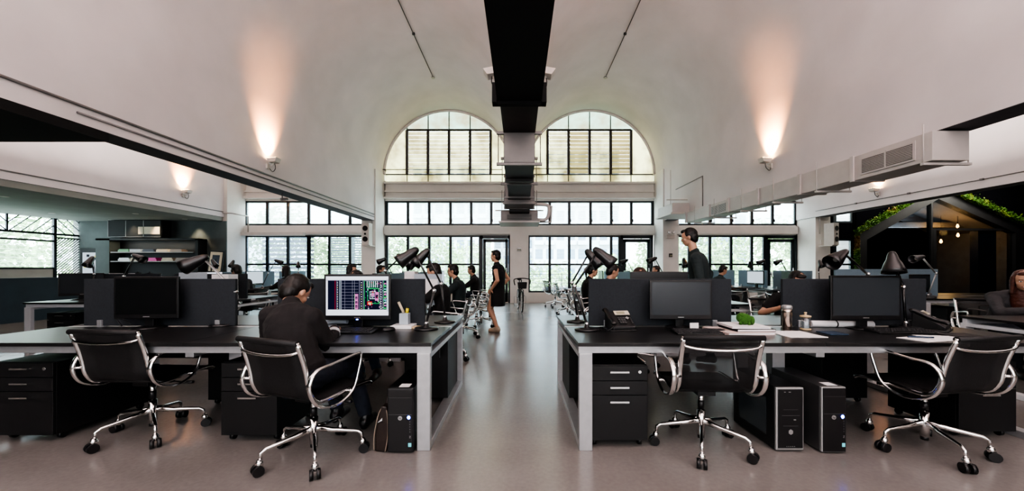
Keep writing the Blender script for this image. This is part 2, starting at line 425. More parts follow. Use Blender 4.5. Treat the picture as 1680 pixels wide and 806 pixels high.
# lunettes
for i,c in enumerate((-2.54,2.54)):
    y=YW+.06; mb=MB()
    arc=[(c+(RV-.03)*math.cos(math.pi*j/40),ZS+(RV-.03)*math.sin(math.pi*j/40)) for j in range(41)]
    mb.tube([(a,YW-.01,b) for a,b in arc],.045,8)
    lou=[c+d for d in (-1.52,-.76,0,.76,1.50)]
    fr=MB()
    zt=1.25+(440-213)/45.5
    for x in lou: fr.box(x-.045,x+.045,y-.05,y+.03,4.63,zt)
    fr.box(lou[0],lou[-1],y-.05,y+.02,zt-.03,zt+.03)
    for x in lou[1:-1]+[lou[0]+0]:
        top=ZS+math.sqrt(max(.01,(RV-.03)**2-(x-c)**2)); fr.box(x-.015,x+.015,y-.02,y+.02,zt,top)
    for x in lou: fr.box(x-.012,x+.012,y-.02,y+.02,4.33,4.63)
    fr.box(c-RV,c+RV,y-.02,y+.02,4.62,4.655); fr.box(c-RV,c+RV,y-.02,y+.02,4.33,4.36)
    f=struct('window_%d'%wi, fr, 'rust_rail'); wi+=1
    mb.build('arch_trim','plaster',f)
    poly=[(a,b) for a,b in arc]+[(c-RV+.03,4.33),(c+RV-.03,4.33)]
    lo=[(c+RV-.03,4.33),(c+RV-.03,ZS)]+[(a,b) for a,b in arc if b<zt and a>c]+[]
    # upper glazing above the louvres and side glazing as one pane
    def halfw(z): return math.sqrt(max(0,(RV-.03)**2-(z-ZS)**2)) if z>ZS else RV-.03
    pg=MB()
    zs=[4.33,4.63]+[4.63+(zt-4.63)*t/8 for t in range(1,9)]
    for a,b in zip(zs,zs[1:]):
        if b<=4.64: pg.add([(c-halfw(a),y,a),(c+halfw(a),y,a),(c+halfw(b),y,b),(c-halfw(b),y,b)],[(0,1,2,3)])
        else:
            for sg,xl in ((-1,lou[0]),(1,lou[-1])):
                pg.add([(xl,y,a),(c+sg*halfw(a),y,a),(c+sg*halfw(b),y,b),(xl,y,b)],[(0,1,2,3)])
    pg.build('pane','glass_lunette',f)
    tg=MB(); zz=[zt+(6.915-zt)*t/8 for t in range(9)]
    for a,b in zip(zz,zz[1:]): tg.add([(c-halfw(a),y,a),(c+halfw(a),y,a),(c+halfw(b),y,b),(c-halfw(b),y,b)],[(0,1,2,3)])
    tg.build('pane','glass_lunette_green',f)
    for q in range(4):
        lb=MB(); nb=11
        for t in range(nb):
            z=4.66+(zt-.05-4.66)*t/nb; h=(zt-.05-4.66)/nb
            lb.add([(lou[q]+.05,y-.035,z),(lou[q+1]-.05,y-.035,z),(lou[q+1]-.05,y+.01,z+h*1.03),(lou[q]+.05,y+.01,z+h*1.03)],[(0,1,2,3)])
            lb.box(lou[q]+.05,lou[q+1]-.05,y-.038,y-.032,z-.004,z+.004,1)
        lb.build('louvre',['glass_lunette_dark' if (i==1 and q in(1,3)) else 'glass_lunette','rust_rail'],f)
tag(MB().cyl((-4.85,YW-.2,4.75),(-.6,YW-.2,4.75),.014).cyl((-4.8,YW-.2,4.75),(-4.8,YW,4.75),.014).build('tie_rod','rust_rail'),'thin dark rod crossing the left arched window','rod')
tag(MB().cyl((.3,YW-.2,4.78),(4.0,YW-.2,4.78),.014).cyl((.35,YW-.2,4.78),(.35,YW,4.78),.014).build('tie_rod','rust_rail'),'thin dark rod crossing the right arched window','rod')
# right-most window strip in the dark room
PGX0,PGX1,PGA,PGZ0,PGZ1,PGZA=12.1,18.1,15.0,2.45,2.70,4.10
wb=MB().box(10.5,11.3,wy0,wy1,0,4.6).box(11.3,12.15,wy0,wy1,0,.37).box(11.3,12.15,wy0,wy1,2.30,2.88).box(11.3,12.15,wy0,wy1,3.45,4.6).box(12.0,12.15,wy0,wy1,0,4.6).box(18.1,18.8,wy0,wy1,0,4.6)
wb.prism([(12.1,PGZ0-.05),(PGA,PGZA-.08),(PGA,4.6),(12.1,4.6)],wy0,wy1,'y').prism([(PGA,PGZA-.08),(18.15,PGZ1-.05),(18.15,4.6),(PGA,4.6)],wy0,wy1,'y')
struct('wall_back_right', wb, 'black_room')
window(wi,11.3,12.05,2.88,3.45,0,(),'glass_louvre',xs=[11.38,12.0]); wi+=1
window(wi,11.3,12.05,.37,2.30,0,(1.38,),'glass_clear',xs=[11.38,12.0]); wi+=1
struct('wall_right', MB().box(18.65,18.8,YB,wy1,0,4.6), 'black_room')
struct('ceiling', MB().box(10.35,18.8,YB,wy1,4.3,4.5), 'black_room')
struct('wall_front', MB().box(-15.2,18.8,YB-.15,YB,0,7.2), 'white_wall')
# left side room
struct('ceiling', MB().box(-15.0,-9.98,YB,12.5,2.83,2.965), 'side_ceiling')
struct('wall_side', MB().box(-15.0,-10.35,12.5,12.7,0,2.83).box(-10.36,-9.86,12.50,12.548,0,2.83), 'niche_wall')
LW=MB().box(-15.0,-14.8,YB,12.6,0,.95).box(-15.0,-14.8,YB,5.5,.95,2.97)
struct('wall_left', LW, 'white_wall')
f=MB()
for y in (5.5,7.2,8.9,10.75,11.85): f.box(-14.86,-14.78,y-.035,y+.035,.95,2.83) if y!=10.75 else f.box(-14.84,-14.8,y-.02,y+.02,2.33,2.83)
f.box(-14.85,-14.79,5.5,12.5,2.30,2.36).box(-14.85,-14.79,5.5,11.85,2.08,2.13).box(-14.85,-14.79,5.5,11.85,1.22,1.27).box(-14.85,-14.79,11.85,12.5,2.2,2.24)
f=struct('window_%d'%wi, f, 'dark_frame'); wi+=1
MB().box(-14.825,-14.82,5.5,12.5,1.25,2.83).build('pane','glass_clear',f)
MB().box(-14.83,-14.815,5.5,11.85,.95,1.22).build('frosted_panel','white_wall',f)
lat=MB()
def diag(y0,y1,z0,z1,sgn,step,off=0):
    h=z1-z0
    c=y0-h
    while c<y1+h:
        # line: y = c + sgn*(z-z0)
        pts=[]
        for z in (z0,z1): pts.append((c+(z-z0 if sgn>0 else z1-z),z))
        (ya,za),(yb,zb)=pts
        # clip
        def clip(ya,za,yb,zb):
            if ya>yb: ya,za,yb,zb=yb,zb,ya,za
            if yb<=y0 or ya>=y1: return None
            if ya<y0: t=(y0-ya)/(yb-ya); za=za+(zb-za)*t; ya=y0
            if yb>y1: t=(y1-ya)/(yb-ya); zb=za+(zb-za)*t; yb=y1
            return ya,za,yb,zb
        q=clip(ya,za,yb,zb)
        if q and abs(q[2]-q[0])>.02: lat.bar((-14.81,q[0],q[1]),(-14.81,q[2],q[3]),.02,.022,(1,0,0))
        c+=step
for (a,b,sg) in ((5.5,7.2,1),(7.2,8.9,-1),(8.9,10.75,-1),(10.75,11.85,1),(11.85,12.5,-1)): diag(a,b,2.36,2.83,sg,.26)
diag(11.88,12.5,1.0,2.2,1,.085)
lat.build('lattice','dark_frame',f)
struct('wall_low', MB().box(-11.6,-11.5,2.5,11.2,0,1.0).box(-11.62,-11.48,2.5,11.2,1.0,1.02), 'navy')
for i,(x,y) in enumerate(((-11.35,8.2),(-11.15,10.8),(-10.8,12.0),(-13.4,12.2),(-13.45,10.7))):
    t=thing('downlight',['recessed downlight nearest the camera in the dark side ceiling','recessed downlight above the small wall cabinets','recessed downlight above the picture frame','recessed downlight above the wall poster','recessed downlight beside the lattice window'][i],'downlight',(x,y,2.83),group='recessed downlights in the side ceiling')
    MB().lathe([(.03,-.006),(.07,-.006),(.07,0),(.03,0)],n=16).build('trim_ring','speaker_white',t)
    MB().cyl((0,0,-.004),(0,0,-.001),.04).build('bulb','e_down',t)
# ------------------------------------------------------------------ ceiling services
def duct_run(t, x0,x1,y0,y1,z0,z1, fl, part='duct_body', m='gray_duct'):
    MB().box(x0,x1,y0,y1,z0,z1).build(part, m, t, .004)
t=thing('air_duct','dark square air duct hung under the middle ceiling beam','duct')
MB().box(-.185,.185,4.4,6.6,2.5,2.85,1).box(-.18,.18,4.395,4.4,2.503,2.847,0).build('duct_body',['gray_duct','dark_duct'],t)
for y,z in ((4.42,2.86),(4.42,2.49),(5.45,2.86),(5.45,2.49),(6.5,2.86),(6.5,2.49)):
    MB().box(-.27,.27,y-.02,y+.02,z-.02,z+.012).build('hanger_bar','gray_duct',t)
for y in (4.42,5.45,6.5):
    for x in (-.25,.25): MB().cyl((x,y,2.48),(x,y,2.87),.006,n=6).build('hanger_rod','gray_duct',t)
MB().box(-.2,.2,5.2,5.28,2.46,2.85).build('flange','dark_duct',t); MB().box(-.2,.2,6.55,6.62,2.47,2.86).build('flange','dark_duct',t)
MB().box(-.27,.27,6.7,7.3,2.42,2.74).box(-.30,.30,6.68,6.72,2.40,2.44).box(-.30,.30,7.26,7.3,2.40,2.76).build('plenum_box','gray_duct',t,.005)
MB().box(-.2,.2,7.3,7.6,2.36,2.6).build('neck','dark_duct',t)
t=thing('fan_coil_unit','grey ceiling air conditioning unit above the middle column','air conditioner',(0,7.9,2.18))
MB().box(-.38,.38,-.28,.4,.03,.24).build('housing','gray_duct',t,.008)
MB().box(-.42,.42,-.34,.46,0,.03).build('drip_tray','white_duct',t,.004)
MB().box(-.25,.25,-.33,-.28,.07,.16).build('outlet','grille',t)
MB().tube(spline([(.38,0,.1),(.55,0,.1),(.62,0,.2),(.62,0,.38),(.5,0,.42),(.2,0,.42)],5),.035,10).tube([(.38,.1,.06),(.68,.1,.06),(.7,.1,.4),(.4,.1,.44)],.02,8).build('pipe','white_duct',t)
MB().cyl((-.36,-.2,.2),(-.36,-.2,.68),.006,n=6).cyl((.36,-.2,.2),(.36,-.2,.68),.006,n=6).box(-.5,.5,-.22,-.19,.25,.27).build('hanger_rod','gray_duct',t)
t=thing('air_duct','long white air duct with vent grilles hung under the right beam','duct')
X0,X1=4.75,5.17; Z0,Z1_=2.49,2.83
ys=[4.27,5.3,6.3,7.4,8.45,9.3,10.6]
for i,(a,b) in enumerate(zip(ys,ys[1:])):
    MB().box(X0+.004*i,X1-.004*i,a+.002,b-.002,Z0+.012*i,Z1_).build('duct_section','white_duct',t,.006)
    MB().box(X0-.02,X1+.02,b-.03,b+.03,Z0-.012+.012*i,Z1_+.01).build('flange','white_duct',t,.004)
for a,b in ((4.45,5.17),(8.5,9.2)):
    g=MB().box(X0-.014,X0-.004,a,b,Z0+.05,Z1_-.05).build('grille_frame','white_duct',t)
    mb=MB(); 
    for q in range(10): mb.box(X0-.022,X0-.013,a+.03,b-.03,Z0+.085+.019*q,Z0+.092+.019*q,1)
    mb.box(X0-.018,X0-.0135,a+.03,b-.03,Z0+.075,Z1_-.075,0); mb.box(X0-.024,X0-.012,(a+b)/2-.008,(a+b)/2+.008,Z0+.06,Z1_-.06,1)
    mb.build('grille',['grille','white_duct'],g)
for y in (4.34,5.9,6.9,7.9,9.0,10.0):
    mb=MB().box(X0-.05,X1+.09,y-.02,y+.02,Z0-.04,Z0-.012).cyl((X0-.035,y,Z0-.03),(X0-.035,y,Z1_+.1),.007,n=6).cyl((X1+.07,y,Z0-.03),(X1+.07,y,Z1_+.1),.007,n=6); mb.build('hanger','white_duct',t)
t=thing('fan_coil_unit','white air conditioning unit at the window end of the right duct','air conditioner',(4.9,11.3,2.80))
MB().box(-.5,.5,-.6,.5,.05,.33).build('housing','white_duct',t,.01); MB().box(-.56,.6,-.66,.55,0,.05).build('drip_tray','speaker_white',t,.004)
MB().box(-.62,.1,-.5,-.46,.42,.45).cyl((-.5,-.48,.3),(-.5,-.48,1.3),.01,n=6).build('hanger_rod','white_duct',t)
# flood lights
def flood(name,label,loc,rz,tilt,on=True,energy=60,group=None):
    t=thing(name,label,'floodlight',loc,rz,group)
    # arm from wall at origin toward +x, head above
    MB().box(-.005,.03,-.04,.04,-.05,.05).tube([(.02,0,0),(.09,0,.0),(.12,0,.07)],.012).build('bracket','speaker_white',t)
    MB().tube(spline([(.02,.02,-.02),(.07,.05,-.09),(.13,.04,-.03),(.13,.02,.06)],5),.006,6).build('cable','matt_black',t)
    mb=MB(); mb.T=Matrix.Translation((.13,0,.10))@Matrix.Rotation(tilt,4,'Y')
    mb.prism([(-.10,.05),(.10,.05),(.06,-.03),(-.06,-.03)],-.075,.075,'y')
    h=mb.build('lamp_head','speaker_white',t,.004)
    mb=MB(); mb.T=Matrix.Translation((.13,0,.10))@Matrix.Rotation(tilt,4,'Y'); mb.box(-.085,.085,-.062,.062,.0505,.054); mb.build('lens','e_warm' if on else 'glass_jar',h)
    if on:
        l=bpy.data.lights.new('flood_lamp','SPOT'); l.energy=energy; l.color=(1,.40,.13); l.spot_size=R(84); l.spot_blend=1; l.shadow_soft_size=.04
        o=bpy.data.objects.new('flood_lamp',l); COL.objects.link(o); par(o,t)
        o.location=(.16,0,.19); o.rotation_euler=(0,R(180)-R(34),0)
    return t
flood('floodlight','lit floodlight on the upright above the left beam washing the vault warm',(-4.88,7.2,3.22),0,R(-6),True,330)
flood('floodlight','lit floodlight above the right duct washing the vault warm',(4.88,7.2,3.22),math.pi,R(-6),True,330)
flood('floodlight','lit floodlight over the dark side ceiling on the far left',(-9.95,11.0,3.4),0,R(-6),True,190)
flood('floodlight','lit floodlight on the beam in front of the green-roofed pavilion',(9.95,10.3,3.3),math.pi,R(-6),True,190)
flood('floodlight','floodlight fixed left of the black middle beam',(-.20,4.5,3.5),math.pi,R(10),True,25)
flood('floodlight','floodlight fixed right of the black middle beam',(.20,4.5,3.5),0,R(10),True,25)
# conduits
def conduit(label,pts,r=.012,m='white_duct',clips=()):
    mb=MB().tube(pts,r,6)
    for c in clips: mb.box(c[0]-.02,c[0]+.02,c[1]-.03,c[1]+.03,c[2]-.02,c[2]+.02)
    return tag(mb.build('conduit',m),label,'conduit')
for sx,w in ((-1,'left'),(1,'right')):
    x=sx*2.56
    t=thing('ceiling_conduit','thin conduit ending in a sensor along the crown of the %s vault'%w,'conduit')
    mb=MB().tube([(x,YB+.2,6.915),(x,11.0,6.915)],.011,6)
    for y in (1,3,5,7,9): mb.box(x-.03,x+.03,y-.02,y+.02,6.90,6.945)
    mb.build('tube','dark_duct',t)
    MB().lathe([(.05,0),(.05,.03),(.02,.05)],(x,11.05,6.89),n=12).build('sensor','silver_plastic',t)
conduit('upper conduit running the length of the left beam',[(-4.875,YB+.1,3.06),(-4.875,12.5,3.06)],.016,'gray_duct')
conduit('lower conduit running along the left beam under the other',[(-4.875,4.1,2.97),(-4.875,12.5,2.97)],.012,'gray_duct')
conduit('grey conduit along the beam over the dark side ceiling',[(-9.96,YB+.1,3.14),(-9.96,12.5,3.14)],.014,'gray_duct')
conduit('thin clipped conduit on the beam above the green-roofed pavilion',[(9.96,YB+.1,3.16),(9.96,12.5,3.16)],.010,'gray_duct',[(9.95,y,3.16) for y in (5,6.5,8,9.5,11)])
conduit('bent upright conduit on the vault wall beside the right duct end',[(4.88,9.9,2.9),(4.88,9.9,3.7),(4.88,11.6,3.7)],.012,'gray_duct')
conduit('white pipe dropping down the column by the left speaker',[(-4.95,12.5,2.7),(-4.95,12.5,4.3)],.02,'white_duct')
conduit('white pipe beside the column behind the right speaker',[(10.1,12.5,2.4),(10.1,12.5,4.2)],.02,'white_duct')
conduit('white pipe and elbow by the far left column',[(-9.7,13.3,2.4),(-9.7,13.3,3.1),(-9.7,12.5,3.1),(-10.3,12.5,3.1)],.025,'white_duct')
# grey cctv under left beam
t=thing('ceiling_camera','small grey camera hanging under the left beam','camera',(-5.1,8.0,2.86))
MB().cyl((0,0,-.12),(0,0,0),.012).build('stem','gray_duct',t); MB().cyl((0,-.05,-.14),(.06,.08,-.11),.03).build('housing','gray_duct',t)
# speakers
def speaker(label,loc,rz):
    t=thing('wall_speaker',label,'speaker',loc,rz)
    MB().box(-.12,.12,-.14,.16,0,.72).build('cabinet','speaker_white',t,.008)
    for z,r in ((.54,.085),(.36,.035),(.19,.085)):
        MB().lathe([(r*.25,.004),(r*.8,.0),(r,.006),(r,.012)],(0,-.142,z),(0,-1,0),20).build('cone','cone_black',t)
    MB().box(-.14,.14,-.1,.3,-.03,0).tube([(-.1,.25,0),(-.1,.25,.2)],.012).build('bracket','speaker_white',t)
    return t
speaker('white two-cone loudspeaker on the column left of the centre windows',(-5.0,12.2,2.0),R(0))
speaker('white two-cone loudspeaker on the column nearer the green-roofed pavilion',(10.25,12.2,2.0),R(20))
# emergency lights
def emerg(label,loc,s=1):
    t=thing('emergency_light',label,'emergency light',loc)
    MB().box(-.14*s,.14*s,-.06,0,0,.13*s).build('box','speaker_white',t,.006)
    for x in (-.07*s,.07*s): MB().lathe([(.02,0),(.055*s,.01),(.055*s,.06),(.04*s,.07)],(x,-.1,.19*s),(0,-1,0),14).build('lamp','chrome_far',t)
emerg('twin-head emergency light on the column above the small wall box',(5.08,12.54,2.25)); emerg('twin-head emergency light above the left loudspeaker',(-5.08,12.54,2.86)); emerg('twin-head emergency light above the right loudspeaker',(10.25,12.54,2.86))
tag(MB().box(5.05,5.15,12.5,12.549,1.62,1.74).box(5.06,5.14,12.495,12.5,1.64,1.70,1).build('wall_switch',['matt_black','lcd']),'small dark switch box on the right column','switch')
tag(MB().box(-.08,.08,13.2,13.279,1.85,1.97).box(-.07,.07,13.19,13.2,1.87,1.93,1).build('wall_switch',['silver_plastic','lcd'],None,.006),'small grey thermostat on the middle column','thermostat')

# ------------------------------------------------------------------ furniture
def chair(name='task_chair', fabric='sling', ch='chrome', lite=False):
    t=thing(name,'x','chair')
    prof=spline([(0,.27,.435),(0,.22,.455),(0,.05,.452),(0,-.12,.44),(0,-.19,.455),(0,-.235,.52),(0,-.25,.60),(0,-.275,.70),(0,-.315,.815)],4)
    hw=.225
    ns=sum(1 for p in prof if p.z<.47 and p.y>-.2)
    seat=prof[:ns+1]; back=prof[ns:]
    def rows(pr): return [[(x,p.y,p.z-.0*abs(x)) for x in (-hw,-hw*.5,0,hw*.5,hw)] for p in pr]
    MB().sheet(rows(seat),.012).tube([(-hw,.272,.432),(hw,.272,.432)],.016,10).build('seat',fabric,t)
    b=MB().sheet(rows(back),.008).build('backrest','net' if fabric=='net' else fabric,t)
    MB().cyl((-hw-.02,-.318,.822),(hw+.02,-.318,.822),.018,n=12).build('top_roll','sling',t)
    fr=[p for p in prof]
    for sx in (-1,1):
        mb=MB(); P=[p+Vector((sx*(hw+.012),0,0)) for p in fr]
        mb.loft(P,[.010 if p.z<.5 else .017 for p in P],.014,(1,0,0),8); mb.cyl(P[-1],P[-1]+Vector((0,-.004,.014)),.012)
        mb.build('side_rib',ch,t)
        x=sx*(hw+.055)
        loop=spline([(x,-.20,.435),(x,-.255,.49),(x,-.275,.575),(x,-.225,.65),(x,-.1,.665),(x,.09,.685),(x,.125,.665),(x,.105,.58),(x,.06,.465),(x,-.02,.415),(x,-.1,.405)],4,True)
        wd=[]
        for p in loop: wd.append(.009 if p.y>-.12 else .017)
        a=MB().loft(loop,wd,.0095,(1,0,0),8,closed=True).cyl((sx*(hw+.01),-.255,.565),(x,-.275,.565),.009,n=8).cyl((sx*(hw+.01),.05,.45),(x,.055,.45),.011,n=8).build('armrest',ch,t)
    cb=[( (hw+.005)*math.cos(a), -.30-.035*math.sin(a), .775-.028*math.sin(a)) for a in [math.pi*q/12 for q in range(13)]]
    MB().loft(cb,.009,.014,(0,0,1),8).build('back_spreader',ch,t)
    MB().box(-.2,.2,-.05,-.02,.405,.43).box(-.2,.2,.12,.15,.41,.435).box(-.06,.06,-.09,.12,.385,.43).build('tilt_mechanism','black_plastic',t,.004)
    MB().tube([(.05,.02,.40),(.24,.03,.385),(.29,.03,.39)],.006,6).tube([(.2,.03,.384),(.29,.03,.388)],.012,6).build('lever','black_plastic',t)
    MB().cyl((0,0,.26),(0,0,.40),.017).cyl((0,0,.09),(0,0,.26),.026).cyl((0,0,.08),(0,0,.09),.02).build('column',ch,t)
    MB().cyl((0,0,.27),(0,0,.33),.021).build('column_sleeve','black_plastic',t)
    MB().cyl((0,0,.065),(0,0,.09),.022).build('column_cap','black_plastic',t)
    for q in range(5):
        a=R(90+72*q+14); d=Vector((math.cos(a),math.sin(a),0))
        l=MB().loft([d*.015+Vector((0,0,.185)),d*.12+Vector((0,0,.165)),d*.27+Vector((0,0,.145)),d*.297+Vector((0,0,.13)),d*.30+Vector((0,0,.085))],[.014,.0125,.011,.011,.010],[.022,.016,.012,.011,.010],d.cross(Vector((0,0,1))),8).build('leg',ch,t)
        e=Vector((-d.y,d.x,0)); c=d*.315+Vector((0,0,.031))
        MB().cyl(c+e*.008,c+e*.030,.031,n=14).cyl(c-e*.030,c-e*.008,.031,n=14).build('caster','black_plastic',l)
        MB().lathe([(.006,.0),(.018,.012),(.022,.03),(.012,.05)],c+Vector((0,0,.012))-d*.01,n=8).build('caster_hood',ch,l) if not lite else None
    return t
ch0=chair()
LABC='black sling task chair with chrome frame'
ch0['label']='black mesh chrome chair at the near left bench with nobody in it'; ch0.location=(-2.76,2.80,0); ch0.rotation_euler=(0,0,R(-3))
dup(ch0,(-1.365,2.47,0),R(-20),'black mesh chrome chair under the man at the drawing screen')
chn=chair('task_chair','net'); chn['label']='see-through mesh chrome chair at the near right bench closest to the aisle'; chn.location=(1.27,2.6,0); chn.rotation_euler=(0,0,R(-3))
dup(ch0,(2.80,2.57,0),R(9),'black mesh chrome chair in front of the keyboard and papers, near right bench')
ch0['group']='chairs at the near benches'

def frame_end(x, y0, y1, m='alu', name='end_frame', parent=None):
    mb=MB(); w=.045
    mb.box(x-w,x+w,y0,y0+.05,0,.665); mb.box(x-w,x+w,y1-.05,y1,0,.665); mb.box(x-w,x+w,y0+.05,y1-.05,0,.05); mb.box(x-w,x+w,y0+.05,y1-.05,.63,.665)
    return mb.build(name,m,parent,.003)
def bench(label, x0, x1, n, y0, y1, loc=(0,0,0), rz=0, group=None, alum='alu', top='desk_top'):
    t=thing('desk_bench',label,'desk',loc,rz,group)
    w=(x1-x0)/n; ym=(y0+y1)/2
    for i in range(n):
        a,b=x0+i*w,x0+(i+1)*w
        MB().box(a+.0015,b-.0015,y0,ym-.05,.715,.74).build('tabletop',top,t,.002)
        MB().box(a+.0015,b-.0015,ym+.05,y1,.715,.74).build('tabletop',top,t,.002)
        MB().box(a+.001,b-.001,ym-.05,ym+.05,.712,.735).build('cable_cover',alum,t)
    MB().box(x0+.01,x1-.01,y0+.03,y0+.07,.665,.715).box(x0+.01,x1-.01,y1-.07,y1-.03,.665,.715).build('rail',alum,t)
    frame_end(x0+.055,y0+.01,y1-.01,alum,'end_frame',t); frame_end(x1-.055,y0+.01,y1-.01,alum,'end_frame',t)
    for i in range(1,n):
        x=x0+i*w; MB().box(x-.05,x+.05,ym-.28,ym-.2,0,.70).box(x-.05,x+.05,ym+.2,ym+.28,0,.70).box(x-.03,x+.03,y0+.05,y1-.05,.63,.665).build('middle_frame',alum,t,.003)
    return t
Y0,Y1=2.53,4.02; YM=(Y0+Y1)/2
bench('near left black desk bench beside the aisle, drawing screen on it',-3.98,-.60,2,Y0,Y1)
bench('near right black desk bench beside the aisle, desk phones on it',.40,3.78,2,Y0,Y1)
def partition(label,x0,x1,y,loc=(0,0,0),rz=0,m='part_fabric',z0=.745,z1=1.155,group=None):
    t=thing('desk_partition',label,'partition',loc,rz,group)
    MB().box(x0,x1,y-.015,y+.015,z0,z1).build('panel',m,t,.004)
    for x in (x0+.15,x1-.15): MB().box(x-.02,x+.02,y-.03,y+.03,z0-.01,z0+.05).build('clamp','alu',t,.003)
    return t
YP=3.39-.08
YP=YM+.0
partition('black fabric desk screen behind the switched-off monitor, near left bench',-3.82,-2.49,YP)
partition('black fabric desk screen behind the drawing monitor',-2.12,-.83,YP)
partition('dark grey desk screen behind the phone closest to the aisle',.61,1.86,YP)
partition('black desk screen behind the steel tumbler and wide monitor',2.31,3.57,YP)

def pedestal(label,x,y,w=.42,d=.52,rz=0,h=.575,group='drawer pedestals under the near benches'):
    t=thing('drawer_pedestal',label,'drawer unit',(x,y,0),rz,group)
    MB().box(-w/2,w/2,.015,d,.05,h).build('carcass','pedestal',t,.003)
    for z0,z1 in ((.055,.365),(.37,.465),(.47,h-.004)):
        dr=MB().box(-w/2+.001,w/2-.001,-.005,.015,z0,z1).build('drawer','pedestal',t,.002)
        zh=z1-.038
        MB().box(-.065,.065,-.03,-.022,zh-.006,zh+.006).box(-.065,-.055,-.022,-.005,zh-.005,zh+.005).box(.055,.065,-.022,-.005,zh-.005,zh+.005).build('handle','chrome_far',dr)
    MB().cyl((w*.36,-.009,h-.045),(w*.36,-.004,h-.045),.011).build('lock','chrome_far',t)
    for a,b in ((-.4,.12),(.4,.12),(-.4,.9),(.4,.9)):
        MB().cyl((a*w-.012,b*d,.025),(a*w+.012,b*d,.025),.025).build('caster','black_plastic',t)
    return t
pedestal('black three-drawer pedestal left of the empty near left chair',-3.55,2.66,.44,.72)
pedestal('black three-drawer pedestal beside the man at the drawing screen',-1.93,2.66,.40)
pedestal('black three-drawer pedestal beside the aisle under the phone',.69,2.58,.40)
pedestal('black three-drawer pedestal behind the far right near chair',3.42,2.72,.42)
pedestal('black drawer unit of the opposite desk seen behind the empty left chair',-2.62,3.98,.42,.6,math.pi)
pedestal('black drawer unit of the opposite desk behind the computer tower and bag',-.86,3.98,.40,.55,math.pi)
pedestal('black drawer unit of the opposite desk just inside the near right end frame',.66,3.98,.40,.55,math.pi)
pedestal('black drawer unit of the opposite desk behind the far right near chair',3.0,3.98,.42,.55,math.pi)
tag(MB().box(-3.9,-.7,YM-.01,YM+.01,.46,.70).build('modesty_panel','pedestal'),'black panel hanging under the near left bench','panel')
tag(MB().box(.5,3.7,YM-.01,YM+.01,.60,.70).build('modesty_panel','pedestal'),'black panel hanging under the near right bench','panel')

# monitors
def monitor(label,x,y,w,h,zb,rz=0,scr='screen_off',z0=.74,group=None,stand='black_plastic',name='computer_monitor'):
    t=thing(name,label,'monitor',(x,y,z0),rz,group)
    zc=zb-z0
    b=MB().box(-w/2-.018,w/2+.018,-.012,.012,zc-.038,zc+h+.018).box(-w*.32,w*.32,.012,.04,zc+h*.2,zc+h*.8).build('bezel','black_plastic',t,.005)
    MB().box(-w/2,w/2,-.0135,-.012,zc,zc+h).build('screen',scr,t)
    MB().box(-.025,.025,-.0145,-.012,zc-.022,zc-.016).build('badge','silver_plastic',t)
    MB().box(-.035,.035,.012,.045,.01,zc+h*.35).build('stand_neck',stand,t,.004)
    MB().lathe([(.115,0),(.118,.006),(.10,.014),(.04,.02)],(0,.02,0),n=28).build('stand_base',stand,t)
    return t
mo=monitor('switched-off black monitor on the near left bench, no one before it',-3.14,3.14,.46,.30,.86,R(6),'screen_off_dark',group='monitors on the near benches')
mo2=monitor('lit monitor showing a coloured line drawing in front of the seated man',-1.35,3.11,.52,.325,.855,0,'screen_off',group='monitors on the near benches')
mo3=monitor('switched-off grey-screened monitor behind the see-through mesh chair',1.36,3.14,.49,.275,.855,0,group='monitors on the near benches')
mo4=monitor('switched-off monitor between the glass jar and the cone lamp',2.88,3.10,.55,.315,.855,0,group='monitors on the near benches')
MB().box(-.008,.008,-.0155,-.012,.078,.084).build('power_light','e_blue',mo2)
